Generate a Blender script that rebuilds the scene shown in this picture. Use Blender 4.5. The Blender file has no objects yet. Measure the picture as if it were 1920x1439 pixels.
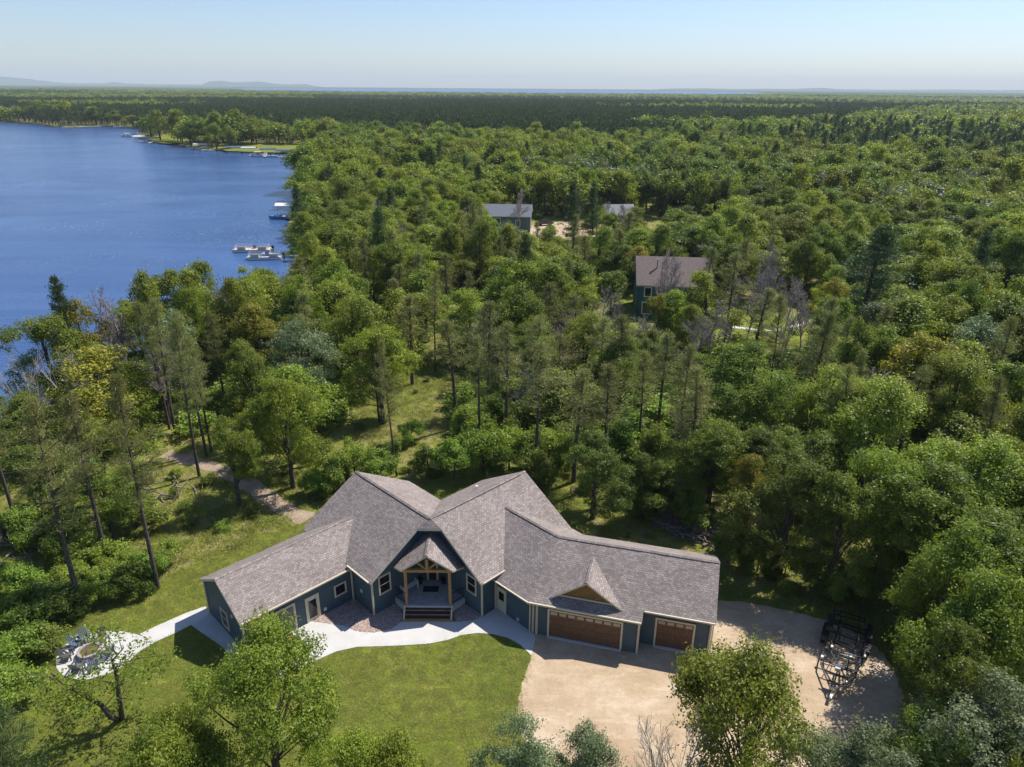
import bpy, math, random
import numpy as np
from mathutils import Matrix, Vector

# ------------------------------------------------------------------ camera, sky, sun
SC = bpy.context.scene
COL = SC.collection
F_PX, CAM_H, ROLL, YH = 1331.0, 33.7, 0.0075, 164.0      # photo is 1920 x 1439
_r = math.atan(ROLL)
TH = math.atan((719.5 - YH) * math.cos(_r) / F_PX)
cam_d = bpy.data.cameras.new('camera'); cam = bpy.data.objects.new('camera', cam_d); COL.objects.link(cam)
cam_d.sensor_width = 36.0; cam_d.lens = 36.0 * F_PX / 1920.0; cam_d.clip_start = 0.5; cam_d.clip_end = 60000
right0 = Vector((1, 0, 0)); up0 = Vector((0, math.sin(TH), math.cos(TH))); fwd = Vector((0, math.cos(TH), -math.sin(TH)))
cr = right0 * math.cos(_r) + up0 * math.sin(_r); cu = -right0 * math.sin(_r) + up0 * math.cos(_r)
cam.matrix_world = Matrix(((cr.x, cu.x, -fwd.x, 0), (cr.y, cu.y, -fwd.y, 0), (cr.z, cu.z, -fwd.z, CAM_H), (0, 0, 0, 1)))
SC.camera = cam

SUN_V = Vector((0.57, 0.39, 1.0)).normalized()
SUN_EL = math.asin(SUN_V.z); SUN_AZ = math.atan2(SUN_V.x, SUN_V.y)
world = bpy.data.worlds.new('World'); SC.world = world; world.use_nodes = True
nt = world.node_tree; nt.nodes.clear()
sky = nt.nodes.new('ShaderNodeTexSky'); sky.sky_type = 'NISHITA'; sky.sun_disc = False
sky.sun_elevation = SUN_EL; sky.sun_rotation = SUN_AZ
sky.altitude = 0; sky.air_density = 1.0; sky.dust_density = 0.5; sky.ozone_density = 3.0
bg = nt.nodes.new('ShaderNodeBackground'); bg.inputs[1].default_value = 0.102
wo = nt.nodes.new('ShaderNodeOutputWorld')
tn = nt.nodes.new('ShaderNodeMix'); tn.data_type = 'RGBA'; tn.blend_type = 'MULTIPLY'; tn.inputs['Factor'].default_value = 1.0; tn.inputs['B'].default_value = (.95, .985, 1.12, 1)
nt.links.new(sky.outputs[0], tn.inputs['A']); nt.links.new(tn.outputs['Result'], bg.inputs[0]); nt.links.new(bg.outputs[0], wo.inputs[0])
sl = bpy.data.lights.new('sun', 'SUN'); sl.energy = 5.0; sl.angle = math.radians(0.5); sl.color = (1.0, 0.945, 0.86)
sun = bpy.data.objects.new('sun', sl); COL.objects.link(sun)
sun.rotation_euler = SUN_V.to_track_quat('Z', 'Y').to_euler(); sun.location = (60, 40, 120)
SC.view_settings.view_transform = 'Standard'; SC.view_settings.look = 'None'
SC.view_settings.exposure = 0.40; SC.view_settings.gamma = 1.0; SC.view_settings.use_curve_mapping = False
SC.render.engine = 'CYCLES'
SC.cycles.max_bounces = 5; SC.cycles.diffuse_bounces = 2; SC.cycles.glossy_bounces = 2
SC.cycles.transmission_bounces = 3; SC.cycles.volume_bounces = 0; SC.cycles.transparent_max_bounces = 4
SC.cycles.use_denoising = True

# ------------------------------------------------------------------ helpers
RNG = np.random.default_rng(7); random.seed(7)

def un(px, py, z=0.0):
    """photo pixel (1920 wide) -> the place on the level z where it stands"""
    cx, cy = px - 960.0, py - 719.5
    u = cx * math.cos(_r) + cy * math.sin(_r); w = -cx * math.sin(_r) + cy * math.cos(_r)
    ry = F_PX * math.cos(TH) - w * math.sin(TH); rz = -F_PX * math.sin(TH) - w * math.cos(TH)
    k = (z - CAM_H) / rz
    return (u * k, ry * k)

def props(o, label=None, cat=None, group=None, kind=None):
    if label: o['label'] = label
    if cat: o['category'] = cat
    if group: o['group'] = group
    if kind: o['kind'] = kind
    return o

def empty(name, loc=(0, 0, 0), label=None, cat=None, group=None, rz=0.0):
    o = bpy.data.objects.new(name, None); COL.objects.link(o); o.location = loc; o.rotation_euler = (0, 0, rz)
    o.empty_display_size = 0.3
    return props(o, label, cat, group)

class MB:
    def __init__(s): s.v = []; s.f = []; s.m = []; s.uv = []
    def face(s, pts, mi=0, uv=None):
        b = len(s.v); s.v += [tuple(p) for p in pts]; s.f.append(tuple(range(b, b + len(pts)))); s.m.append(mi)
        s.uv.append(uv if uv else [(0, 0)] * len(pts))
    def box(s, c, d, rz=0.0, mi=0, rx=0.0):
        hx, hy, hz = d[0] / 2, d[1] / 2, d[2] / 2
        M = Matrix.Translation(c) @ Matrix.Rotation(rz, 4, 'Z') @ Matrix.Rotation(rx, 4, 'X')
        P = [M @ Vector((x * hx, y * hy, z * hz)) for x in (-1, 1) for y in (-1, 1) for z in (-1, 1)]
        b = len(s.v); s.v += [tuple(p) for p in P]
        for f in ((0, 1, 3, 2), (4, 6, 7, 5), (0, 4, 5, 1), (2, 3, 7, 6), (0, 2, 6, 4), (1, 5, 7, 3)):
            s.f.append(tuple(b + i for i in f)); s.m.append(mi); s.uv.append([(0, 0)] * 4)
        return s
    def tube(s, pts, rad, n=6, mi=0, caps=True):
        pts = [Vector(p) for p in pts]
        if not hasattr(rad, '__len__'): rad = [rad] * len(pts)
        b = len(s.v)
        for i, p in enumerate(pts):
            d = (pts[min(i + 1, len(pts) - 1)] - pts[max(i - 1, 0)]).normalized()
            a = d.orthogonal().normalized() if abs(d.z) < .99 else Vector((1, 0, 0))
            c = d.cross(a).normalized(); a = c.cross(d)
            for k in range(n):
                t = 2 * math.pi * k / n; s.v.append(tuple(p + (a * math.cos(t) + c * math.sin(t)) * rad[i]))
        for i in range(len(pts) - 1):
            for k in range(n):
                k2 = (k + 1) % n
                s.f.append((b + i * n + k, b + i * n + k2, b + (i + 1) * n + k2, b + (i + 1) * n + k)); s.m.append(mi); s.uv.append([(0, 0)] * 4)
        if caps:
            for i in (0, len(pts) - 1):
                s.f.append(tuple(b + i * n + k for k in range(n))); s.m.append(mi); s.uv.append([(0, 0)] * n)
        return s
    def prism(s, poly, z0, z1, mi=0, mside=None):
        """plan polygon extruded z0..z1 (z may be a function of (x, y))"""
        fz0 = z0 if callable(z0) else (lambda x, y: z0); fz1 = z1 if callable(z1) else (lambda x, y: z1)
        ms = mi if mside is None else mside
        top = [(x, y, fz1(x, y)) for x, y in poly]; bot = [(x, y, fz0(x, y)) for x, y in poly]
        s.face(top, mi); s.face(bot[::-1], ms)
        for i in range(len(poly)):
            j = (i + 1) % len(poly); s.face([bot[i], bot[j], top[j], top[i]], ms)
        return s
    def build(s, name, mats, parent=None, smooth=False, **kw):
        me = bpy.data.meshes.new(name); me.from_pydata(s.v, [], s.f)
        if not isinstance(mats, (list, tuple)): mats = [mats]
        for m in mats: me.materials.append(m)
        me.polygons.foreach_set('material_index', s.m)
        if any(any(c != (0, 0) for c in u) for u in s.uv):
            l = me.uv_layers.new(name='UVMap'); l.data.foreach_set('uv', [c for u in s.uv for p in u for c in p])
        if smooth: me.polygons.foreach_set('use_smooth', [True] * len(s.f))
        me.update()
        o = bpy.data.objects.new(name, me); COL.objects.link(o)
        if parent is not None: o.parent = parent
        return props(o, **kw)

def np_mesh(name, verts, quads, mats, matidx=None, tint=None, tris=False):
    me = bpy.data.meshes.new(name); n = 3 if tris else 4
    me.vertices.add(len(verts)); me.vertices.foreach_set('co', np.asarray(verts, np.float32).ravel())
    me.loops.add(len(quads) * n); me.loops.foreach_set('vertex_index', np.asarray(quads, np.int32).ravel())
    me.polygons.add(len(quads)); me.polygons.foreach_set('loop_start', np.arange(0, len(quads) * n, n, dtype=np.int32))
    me.polygons.foreach_set('loop_total', np.full(len(quads), n, np.int32))
    for m in (mats if isinstance(mats, (list, tuple)) else [mats]): me.materials.append(m)
    if matidx is not None: me.polygons.foreach_set('material_index', np.asarray(matidx, np.int32))
    if tint is not None:
        a = me.attributes.new('tint', 'FLOAT', 'POINT'); a.data.foreach_set('value', np.asarray(tint, np.float32))
    me.update(calc_edges=True); return me

# ------------------------------------------------------------------ materials
class N:
    def __init__(s, name):
        s.m = bpy.data.materials.new(name); s.m.use_nodes = True; s.t = s.m.node_tree; s.t.nodes.clear()
        s.out = s.n('ShaderNodeOutputMaterial')
    def n(s, t, **k):
        x = s.t.nodes.new(t)
        for a, b in k.items(): setattr(x, a, b)
        return x
    def l(s, a, b): s.t.links.new(a, b)
    def pos(s): return s.n('ShaderNodeNewGeometry').outputs['Position']
    def noise(s, vec, scale, detail=4, rough=.55, dist=0.0):
        x = s.n('ShaderNodeTexNoise'); x.inputs['Scale'].default_value = scale; x.inputs['Detail'].default_value = detail
        x.inputs['Roughness'].default_value = rough; x.inputs['Distortion'].default_value = dist
        if vec is not None: s.l(vec, x.inputs['Vector'])
        return x.outputs['Fac']
    def ramp(s, fac, stops):
        x = s.n('ShaderNodeValToRGB'); e = x.color_ramp.elements
        while len(e) < len(stops): e.new(.5)
        for i, (p, c) in enumerate(stops):
            e[i].position = p; e[i].color = (c, c, c, 1) if isinstance(c, (int, float)) else (*c, 1)
        s.l(fac, x.inputs[0]); return x.outputs[0]
    def mix(s, fac, a, b, mode='MIX'):
        x = s.n('ShaderNodeMix', data_type='RGBA', blend_type=mode)
        for sock, v in ((x.inputs['Factor'], fac), (x.inputs['A'], a), (x.inputs['B'], b)):
            if hasattr(v, 'links'): s.l(v, sock)
            elif isinstance(v, (int, float)): sock.default_value = v
            else: sock.default_value = (*v, 1)
        return x.outputs['Result']
    def math(s, op, a, b=0.0):
        x = s.n('ShaderNodeMath', operation=op)
        for i, v in enumerate((a, b)):
            if hasattr(v, 'links'): s.l(v, x.inputs[i])
            else: x.inputs[i].default_value = v
        return x.outputs[0]
    def bump(s, h, strength=.5, dist=.05, nrm=None):
        x = s.n('ShaderNodeBump'); x.inputs['Strength'].default_value = strength; x.inputs['Distance'].default_value = dist
        s.l(h, x.inputs['Height'])
        if nrm is not None: s.l(nrm, x.inputs['Normal'])
        return x.outputs[0]
    def bsdf(s, col, rough=.7, spec=.3, metal=0.0, nrm=None):
        b = s.n('ShaderNodeBsdfPrincipled')
        if hasattr(col, 'links'): s.l(col, b.inputs['Base Color'])
        else: b.inputs['Base Color'].default_value = (*col, 1)
        if hasattr(rough, 'links'): s.l(rough, b.inputs['Roughness'])
        else: b.inputs['Roughness'].default_value = rough
        b.inputs['Specular IOR Level'].default_value = spec; b.inputs['Metallic'].default_value = metal
        if nrm is not None: s.l(nrm, b.inputs['Normal'])
        return b
    def done(s, sh): s.l(sh.outputs[0] if hasattr(sh, 'outputs') else sh, s.out.inputs['Surface']); return s.m

def plain(name, col, rough=.6, spec=.3, metal=0.0, var=.12, scale=6.0, bump=0.0):
    k = N(name); p = k.pos(); f = k.noise(p, scale, 4)
    c2 = tuple(max(0, c * (1 - 2 * var)) for c in col); c1 = tuple(min(1, c * (1 + var)) for c in col)
    c = k.ramp(f, [(.3, c2), (.7, c1)])
    return k.done(k.bsdf(c, rough, spec, metal, k.bump(f, bump, .02) if bump else None))

def mat_leaf(name, dark, light, trans, tmix=.36, hv=.016, vv=.5):
    k = N(name); a = k.n('ShaderNodeAttribute', attribute_name='tint'); oi = k.n('ShaderNodeObjectInfo')
    c = k.mix(a.outputs['Fac'], dark, light)
    h = k.n('ShaderNodeHueSaturation'); k.l(c, h.inputs['Color'])
    mr = k.math('ADD', k.math('MULTIPLY', oi.outputs['Random'], hv * 2), .5 - hv); k.l(mr, h.inputs['Hue'])
    mv = k.math('ADD', k.math('MULTIPLY', k.math('FRACT', k.math('MULTIPLY', oi.outputs['Random'], 7.31)), vv), 1 - vv / 2); k.l(mv, h.inputs['Value'])
    b = k.bsdf(h.outputs[0], .5, .28)
    t = k.n('ShaderNodeBsdfTranslucent'); tc = k.mix(1.0, h.outputs[0], trans, 'MULTIPLY'); k.l(tc, t.inputs['Color'])
    m = k.n('ShaderNodeMixShader'); m.inputs[0].default_value = tmix; k.l(b.outputs[0], m.inputs[1]); k.l(t.outputs[0], m.inputs[2])
    return k.done(m)

M = {}
M['oak'] = mat_leaf('oak_leaves', (.078, .118, .014), (.292, .348, .044), (1.9, 1.8, .9), .34)
M['maple'] = mat_leaf('maple_leaves', (.058, .092, .014), (.205, .25, .036), (1.6, 1.8, .9), .34)
M['silver'] = mat_leaf('silver_leaves', (.085, .115, .045), (.27, .31, .16), (1.2, 1.4, .9), .28)
M['yellow'] = mat_leaf('yellowing_leaves', (.12, .135, .016), (.33, .32, .045), (1.8, 1.5, .7))
M['jack'] = mat_leaf('jack_pine_needles', (.13, .145, .045), (.33, .335, .12), (1.2, 1.2, .7), .3)
M['white'] = mat_leaf('white_pine_needles', (.042, .078, .024), (.12, .17, .055), (1.1, 1.2, .8), .2)
M['red'] = mat_leaf('red_pine_needles', (.045, .078, .024), (.13, .175, .055), (1.1, 1.2, .8), .2, .02, .35)
M['rust'] = mat_leaf('rusty_needles', (.15, .075, .03), (.30, .16, .07), (1.2, 1.0, .7), .2)
M['shrub'] = mat_leaf('shrub_leaves', (.10, .15, .02), (.27, .34, .055), (1.7, 1.9, .9))
M['grassblade'] = mat_leaf('grass_blades', (.15, .19, .03), (.34, .34, .09), (1.4, 1.4, .8), .4)
M['bark'] = plain('bark', (.10, .085, .07), .95, .1, var=.3, scale=9, bump=.6)
M['bark_grey'] = plain('grey_bark', (.36, .32, .30), .95, .1, var=.3, scale=7, bump=.5)
M['bark_white'] = plain('bleached_bark', (.42, .38, .35), .9, .1, var=.25, scale=7, bump=.4)

def mat_shingle():
    k = N('asphalt_shingles'); uv = k.n('ShaderNodeTexCoord').outputs['UV']
    b = k.n('ShaderNodeTexBrick'); k.l(uv, b.inputs['Vector'])
    b.offset = .37; b.inputs['Scale'].default_value = 1; b.inputs['Brick Width'].default_value = .23; b.inputs['Row Height'].default_value = .145
    b.inputs['Mortar Size'].default_value = .013; b.inputs['Mortar Smooth'].default_value = .25; b.inputs['Bias'].default_value = -.05
    b.inputs['Color1'].default_value = (.235, .20, .182, 1); b.inputs['Color2'].default_value = (.365, .322, .295, 1); b.inputs['Mortar'].default_value = (.15, .125, .122, 1)  # dark mortar colour paints the shadow line in the gaps between shingle courses
    b2 = k.n('ShaderNodeTexBrick'); k.l(uv, b2.inputs['Vector']); b2.offset = .5
    b2.inputs['Brick Width'].default_value = .93; b2.inputs['Row Height'].default_value = .29; b2.inputs['Mortar Size'].default_value = 0
    b2.inputs['Color1'].default_value = (.86, .86, .86, 1); b2.inputs['Color2'].default_value = (1.08, 1.06, 1.05, 1)
    c = k.mix(1.0, b.outputs[0], b2.outputs[0], 'MULTIPLY')
    n = k.noise(k.pos(), .55, 3); c = k.mix(1.0, c, k.ramp(n, [(.3, .88), (.7, 1.08)]), 'MULTIPLY')
    n2 = k.noise(k.pos(), 55, 2); c = k.mix(1.0, c, k.ramp(n2, [(.2, .8), (.8, 1.15)]), 'MULTIPLY')
    return k.done(k.bsdf(c, .92, .15, nrm=k.bump(b.outputs['Fac'], -.6, .012)))
M['shingle'] = mat_shingle()

def mat_siding(name, col, lap=.16):
    k = N(name); p = k.pos(); s = k.n('ShaderNodeSeparateXYZ'); k.l(p, s.inputs[0])
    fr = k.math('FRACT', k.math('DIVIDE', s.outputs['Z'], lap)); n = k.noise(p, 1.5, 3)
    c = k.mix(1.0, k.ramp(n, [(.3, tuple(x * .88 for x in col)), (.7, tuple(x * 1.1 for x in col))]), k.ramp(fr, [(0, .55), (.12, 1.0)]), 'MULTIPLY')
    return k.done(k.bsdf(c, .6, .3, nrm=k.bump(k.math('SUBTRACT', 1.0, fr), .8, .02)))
M['siding'] = mat_siding('blue_lap_siding', (.062, .100, .128))
M['siding_far'] = mat_siding('grey_lap_siding', (.10, .14, .165), .2)
M['siding_teal'] = mat_siding('teal_lap_siding', (.05, .13, .15), .2)
M['trim'] = plain('cream_trim', (.60, .53, .41), .6, .3, var=.05)
M['white'+'paint'] = plain('white_paint', (.75, .74, .71), .5, .4, var=.05)
M['skirt'] = plain('porch_skirt', (.50, .50, .49), .6, .3, var=.08)
M['wood'] = plain('cedar_timber', (.42, .23, .10), .6, .3, var=.22, scale=9)
M['doorwood'] = plain('walnut_garage_panel', (.150, .082, .048), .5, .35, var=.14, scale=5)
M['gablewood'] = plain('tan_shake_siding', (.26, .155, .06), .75, .2, var=.25, scale=10)
M['darkred'] = plain('dark_red_door', (.06, .014, .012), .4, .4, var=.1)
M['black'] = plain('black_metal', (.012, .012, .014), .35, .5, var=.2)
M['darkmetal'] = plain('brown_gutter_metal', (.07, .055, .05), .4, .5, var=.1)
M['grey'] = plain('grey_panel', (.10, .10, .10), .4, .4, var=.15)
M['greyline'] = plain('grey_rail', (.28, .27, .26), .5, .4, var=.1)
M['galv'] = plain('galvanised_steel', (.6, .62, .64), .3, .6, .7, var=.15)
M['rubber'] = plain('tyre_rubber', (.018, .018, .02), .8, .2, var=.2)
M['deck'] = plain('deck_boards', (.36, .37, .38), .7, .3, var=.12, scale=3)
M['mat'] = plain('dark_doormat', (.02, .03, .045), .95, .1, var=.3, scale=30)
M['tread'] = plain('dark_tread', (.05, .04, .05), .7, .3, var=.2)
M['canvas'] = plain('tan_canvas', (.62, .52, .40), .8, .2, var=.08)
M['bluecanvas'] = plain('blue_canvas', (.08, .22, .42), .7, .2, var=.1)
M['alu'] = plain('aluminium', (.68, .69, .70), .3, .6, .4, var=.08)
M['bluegrey'] = plain('blue_grey_plastic', (.09, .13, .21), .5, .4, var=.1)
M['orange'] = plain('orange_table_wood', (.55, .26, .10), .5, .3, var=.25, scale=12)
M['ash'] = plain('fire_pit_embers', (.16, .12, .07), .95, .1, var=.5, scale=25, bump=1)
M['metalroof'] = plain('grey_metal_roof', (.13, .145, .175), .6, .3, var=.08, scale=2)
M['brownroof'] = plain('brown_shingle_roof', (.185, .145, .135), .9, .15, var=.12, scale=4, bump=.3)
M['carpaint'] = plain('dark_car_paint', (.03, .035, .045), .25, .6, var=.1)
M['redpaint'] = plain('red_car_paint', (.22, .03, .02), .25, .6, var=.1)
M['log'] = plain('cut_logs', (.24, .20, .17), .9, .1, var=.35, scale=8, bump=.5)
k = N('window_glass'); M['glass'] = k.done(k.bsdf((.012, .014, .018), .08, .6))
k = N('painted_reflection_glass'); M['glasslight'] = k.done(k.bsdf((.40, .33, .26), .25, .6))  # pale base colour paints a bright reflection into the garage door panes

def mat_concrete():
    k = N('pale_concrete'); p = k.pos(); n = k.noise(p, .6, 6, .6); n2 = k.noise(p, 12, 3)
    c = k.mix(1.0, k.ramp(n, [(.3, (.47, .46, .44)), (.7, (.56, .55, .53))]), k.ramp(n2, [(.2, .95), (.8, 1.03)]), 'MULTIPLY')
    return k.done(k.bsdf(c, .85, .25, nrm=k.bump(n2, .1, .01)))
M['concrete'] = mat_concrete()
def mat_drive():
    k = N('sandy_gravel'); p = k.pos(); n = k.noise(p, .28, 6, .62, .4); n2 = k.noise(p, 3.5, 5, .7); n3 = k.noise(p, 22, 3, .7)
    c = k.ramp(n, [(.34, (.385, .285, .185)), (.5, (.455, .345, .23)), (.66, (.56, .45, .33))])
    st = k.n('ShaderNodeMapping'); st.inputs['Scale'].default_value = (.6, 2.2, 1); st.inputs['Rotation'].default_value = (0, 0, .45); k.l(p, st.inputs[0])
    n4 = k.noise(st.outputs[0], .9, 5, .65)
    c = k.mix(k.ramp(n4, [(.52, 0.0), (.72, .45)]), c, (.66, .53, .39))
    c = k.mix(1.0, c, k.ramp(n2, [(.25, .86), (.75, 1.1)]), 'MULTIPLY'); c = k.mix(1.0, c, k.ramp(n3, [(.25, .82), (.75, 1.12)]), 'MULTIPLY')
    v = k.n('ShaderNodeTexVoronoi'); v.inputs['Scale'].default_value = 1.3; k.l(p, v.inputs['Vector'])
    c = k.mix(k.ramp(v.outputs['Distance'], [(.03, .7), (.075, 0.0)]), c, (.20, .13, .07))
    return k.done(k.bsdf(c, .95, .1, nrm=k.bump(n3, .5, .03)))
M['drive'] = mat_drive()
def mat_path():
    k = N('grey_gravel_path'); p = k.pos(); n = k.noise(p, 1.2, 5); n2 = k.noise(p, 18, 3, .7)
    c = k.mix(1.0, k.ramp(n, [(.3, (.29, .215, .155)), (.7, (.39, .305, .225))]), k.ramp(n2, [(.2, .75), (.8, 1.15)]), 'MULTIPLY')
    return k.done(k.bsdf(c, .95, .1, nrm=k.bump(n2, .6, .03)))
M['path'] = mat_path()
def mat_lawn():
    k = N('mown_lawn'); p = k.pos(); n = k.noise(p, .16, 5, .6, .5); n2 = k.noise(p, 1.1, 6, .7, .3); n3 = k.noise(p, 9, 4, .7)
    mp = k.n('ShaderNodeMapping'); mp.inputs['Rotation'].default_value = (0, 0, .5); mp.inputs['Scale'].default_value = (1, 5, 1); k.l(p, mp.inputs[0]); n4 = k.noise(mp.outputs[0], .8, 4, .6)
    c = k.ramp(n, [(.35, (.112, .158, .014)), (.5, (.150, .188, .019)), (.68, (.215, .22, .036))])
    c = k.mix(k.ramp(n2, [(.46, 0.0), (.70, .85)]), c, (.26, .235, .06))
    c = k.mix(k.ramp(n2, [(.68, 0.0), (.8, .6)]), c, (.30, .24, .12))
    c = k.mix(1.0, c, k.ramp(n4, [(.3, .85), (.7, 1.12)]), 'MULTIPLY')
    c = k.mix(1.0, c, k.ramp(n3, [(.25, .62), (.75, 1.3)]), 'MULTIPLY')
    return k.done(k.bsdf(c, .9, .15, nrm=k.bump(n3, .9, .06)))
M['lawn'] = mat_lawn()
def mat_ground():
    k = N('woodland_ground'); p = k.pos(); n = k.noise(p, .09, 5, .6, .4); n2 = k.noise(p, .8, 6, .7, .3); n3 = k.noise(p, 6, 4, .7)
    c = k.ramp(n, [(.38, (.155, .20, .026)), (.52, (.215, .23, .045)), (.66, (.30, .25, .11))])
    c = k.mix(k.ramp(n2, [(.48, 0.0), (.66, .9)]), c, (.36, .275, .165))
    c = k.mix(k.ramp(n2, [(.22, 1.0), (.40, 0.0)]), c, (.11, .165, .02))
    c = k.mix(1.0, c, k.ramp(n3, [(.25, .5), (.75, 1.35)]), 'MULTIPLY')
    return k.done(k.bsdf(c, .95, .1, nrm=k.bump(n3, 1.0, .12)))
M['ground'] = mat_ground()
def mat_stone():
    k = N('river_stones'); g = k.n('ShaderNodeNewGeometry'); r = g.outputs['Random Per Island']
    c = k.ramp(r, [(0, (.20, .12, .10)), (.35, (.38, .26, .21)), (.7, (.30, .26, .25)), (1, (.55, .46, .40))])
    return k.done(k.bsdf(c, .8, .25))
M['stone'] = mat_stone()
M['stonebase'] = plain('stone_bed_base', (.24, .17, .14), .95, .1, var=.3, scale=14, bump=.8)
def mat_water():
    k = N('lake_water'); p = k.pos()
    mp = k.n('ShaderNodeMapping'); mp.inputs['Rotation'].default_value = (0, 0, .35); mp.inputs['Scale'].default_value = (.5, 1.6, 1); k.l(p, mp.inputs[0])
    w1 = k.noise(mp.outputs[0], .9, 6, .65, .3); w2 = k.noise(mp.outputs[0], .05, 3, .5)
    big = k.noise(mp.outputs[0], .018, 5, .6, 1.2)
    nr = k.bump(w1, .85, .20); nr = k.bump(w2, .15, 2.0, nr)
    # floating weed flecks in the shallows
    fl = k.noise(p, 1.6, 4, .8); zone = k.noise(p, .035, 3, .5)
    m = k.math('MULTIPLY', k.ramp(fl, [(.58, 0.0), (.64, 1.0)]), k.ramp(zone, [(.48, 0.0), (.60, .75)]))
    c = k.mix(m, k.ramp(big, [(.35, (.022, .066, .19)), (.65, (.050, .112, .275))]), (.22, .28, .26))
    b = k.bsdf(c, k.math('ADD', k.math('MULTIPLY', m, .3), .16), .5, nrm=nr); b.inputs['IOR'].default_value = 1.33
    return k.done(b)
M['water'] = mat_water()
def mat_far():
    k = N('distant_woods'); p = k.pos(); n = k.noise(p, .012, 5, .7); n2 = k.noise(p, .0016, 3, .5)
    c = k.ramp(n, [(.35, (.022, .042, .014)), (.65, (.085, .12, .03))])
    c = k.mix(k.ramp(n2, [(.4, 0.0), (.6, .7)]), c, (.04, .068, .022))
    return k.done(k.bsdf(c, .95, .05, nrm=k.bump(n, 1.0, 6)))
M['far'] = mat_far()

# ------------------------------------------------------------------ terrain
WZ = -0.8
def pxpoly(pts, z=0.0): return [un(x, y, z) for x, y in pts]
def in_poly(P, poly):
    x, y = P[:, 0], P[:, 1]; c = np.zeros(len(P), bool); n = len(poly); j = n - 1
    for i in range(n):
        xi, yi = poly[i]; xj, yj = poly[j]
        if yi != yj: c ^= ((yi > y) != (yj > y)) & (x < (xj - xi) * (y - yi) / (yj - yi) + xi)
        j = i
    return c
def d_poly(P, poly):
    d = np.full(len(P), 1e9)
    for i in range(len(poly)):
        a = np.array(poly[i]); b = np.array(poly[(i + 1) % len(poly)]); ab = b - a
        t = np.clip(((P - a) @ ab) / max(ab @ ab, 1e-9), 0, 1)
        d = np.minimum(d, np.hypot(*(P - a - t[:, None] * ab).T))
    return d
def smooth_poly(pts, step=.8, rough=0.0, seed=1, closed=True):
    """catmull-rom through the points, with small ragged offsets"""
    r = np.random.default_rng(seed); out = []; n = len(pts)
    for i in range(n if closed else n - 1):
        if closed: p0, p1, p2, p3 = (np.array(pts[(i + k) % n]) for k in (-1, 0, 1, 2))
        else: p0, p1, p2, p3 = (np.array(pts[min(max(i + k, 0), n - 1)]) for k in (-1, 0, 1, 2))
        m = max(2, int(np.linalg.norm(p2 - p1) / step))
        for q in range(m):
            t = q / m
            p = .5 * ((2 * p1) + (-p0 + p2) * t + (2 * p0 - 5 * p1 + 4 * p2 - p3) * t * t + (-p0 + 3 * p1 - 3 * p2 + p3) * t ** 3)
            out.append(tuple(p + r.normal(0, rough, 2)))
    return out

LAKE = pxpoly([(-420, 1020), (-120, 900), (28, 868), (52, 800), (100, 745), (165, 722), (235, 692), (330, 655), (405, 640), (470, 622), (530, 590), (552, 540), (553, 486), (549, 455), (545, 400),
               (558, 335), (592, 292), (545, 288), (500, 287), (440, 284), (380, 281), (330, 272), (278, 262), (252, 252), (262, 243), (200, 237), (110, 239), (60, 233), (0, 229), (-300, 221), (-1500, 216), (-2600, 240), (-2600, 700)], WZ)
LAKE = smooth_poly(LAKE, 6, .35, 3)
FARLAKE = [(-1350, 3500), (-700, 3150), (0, 3050), (700, 3150), (1150, 3600), (1750, 5000), (2300, 7200), (2500, 9300), (0, 10300), (-2600, 9600), (-3900, 8600), (-3300, 6600), (-1900, 5400), (-2100, 4300)]
FARLAKE = smooth_poly(FARLAKE, 120, 15, 4)

def axis(lo, hi, fine, a, b, g):
    v = list(np.arange(a, b, fine)); s = fine
    while v[-1] < hi: s *= g; v.append(v[-1] + s)
    s = fine
    while v[0] > lo: s *= g; v.insert(0, v[0] - s)
    return np.array(v)
xs = axis(-16000, 16000, 2.2, -130, 110, 1.06); ys = axis(-1500, 16400, 2.2, 10, 260, 1.045)
X, Y = np.meshgrid(xs, ys); P = np.stack([X.ravel(), Y.ravel()], 1)
near = (np.abs(P[:, 0]) < 2500) & (P[:, 1] < 1400)
Z = np.zeros(len(P)); ins = np.zeros(len(P), bool); ins[near] = in_poly(P[near], LAKE); dd = np.full(len(P), 1e3); dd[near] = d_poly(P[near], LAKE)
Z = np.where(ins, np.maximum(-3.5, -.8 - dd * .35), np.minimum(0, -.8 + dd * .16))
nx, ny = len(xs), len(ys)
I = np.arange(nx * ny).reshape(ny, nx)
quads = np.stack([I[:-1, :-1], I[:-1, 1:], I[1:, 1:], I[1:, :-1]], -1).reshape(-1, 4)
me = np_mesh('ground', np.column_stack([P, Z]), quads, M['ground']); me.polygons.foreach_set('use_smooth', [True] * len(quads))
g = bpy.data.objects.new('ground', me); COL.objects.link(g); props(g, 'woodland floor of grass, brush and leaf litter reaching to the horizon', kind='structure')

def sheet(name, poly, z, mat, label, thick=0.0):
    b = MB()
    if thick: b.prism(poly, z - thick, z, 0)
    else: b.face([(x, y, z) for x, y in poly], 0)
    return b.build(name, mat, kind='structure', label=label)
lk = sheet('lake', [(-2400, 20), (40, 20), (40, 1300), (-2400, 1300)], WZ, M['water'], 'deep blue rippled lake along the left of the woods')
k = N('far_water'); M['farwater'] = k.done(k.bsdf(k.ramp(k.noise(k.pos(), .004, 3), [(.3, (.03, .095, .25)), (.7, (.05, .13, .31))]), .55, .18))
sheet('far_lake', FARLAKE, .5, M['farwater'], 'thin strip of blue water below the horizon')

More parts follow.
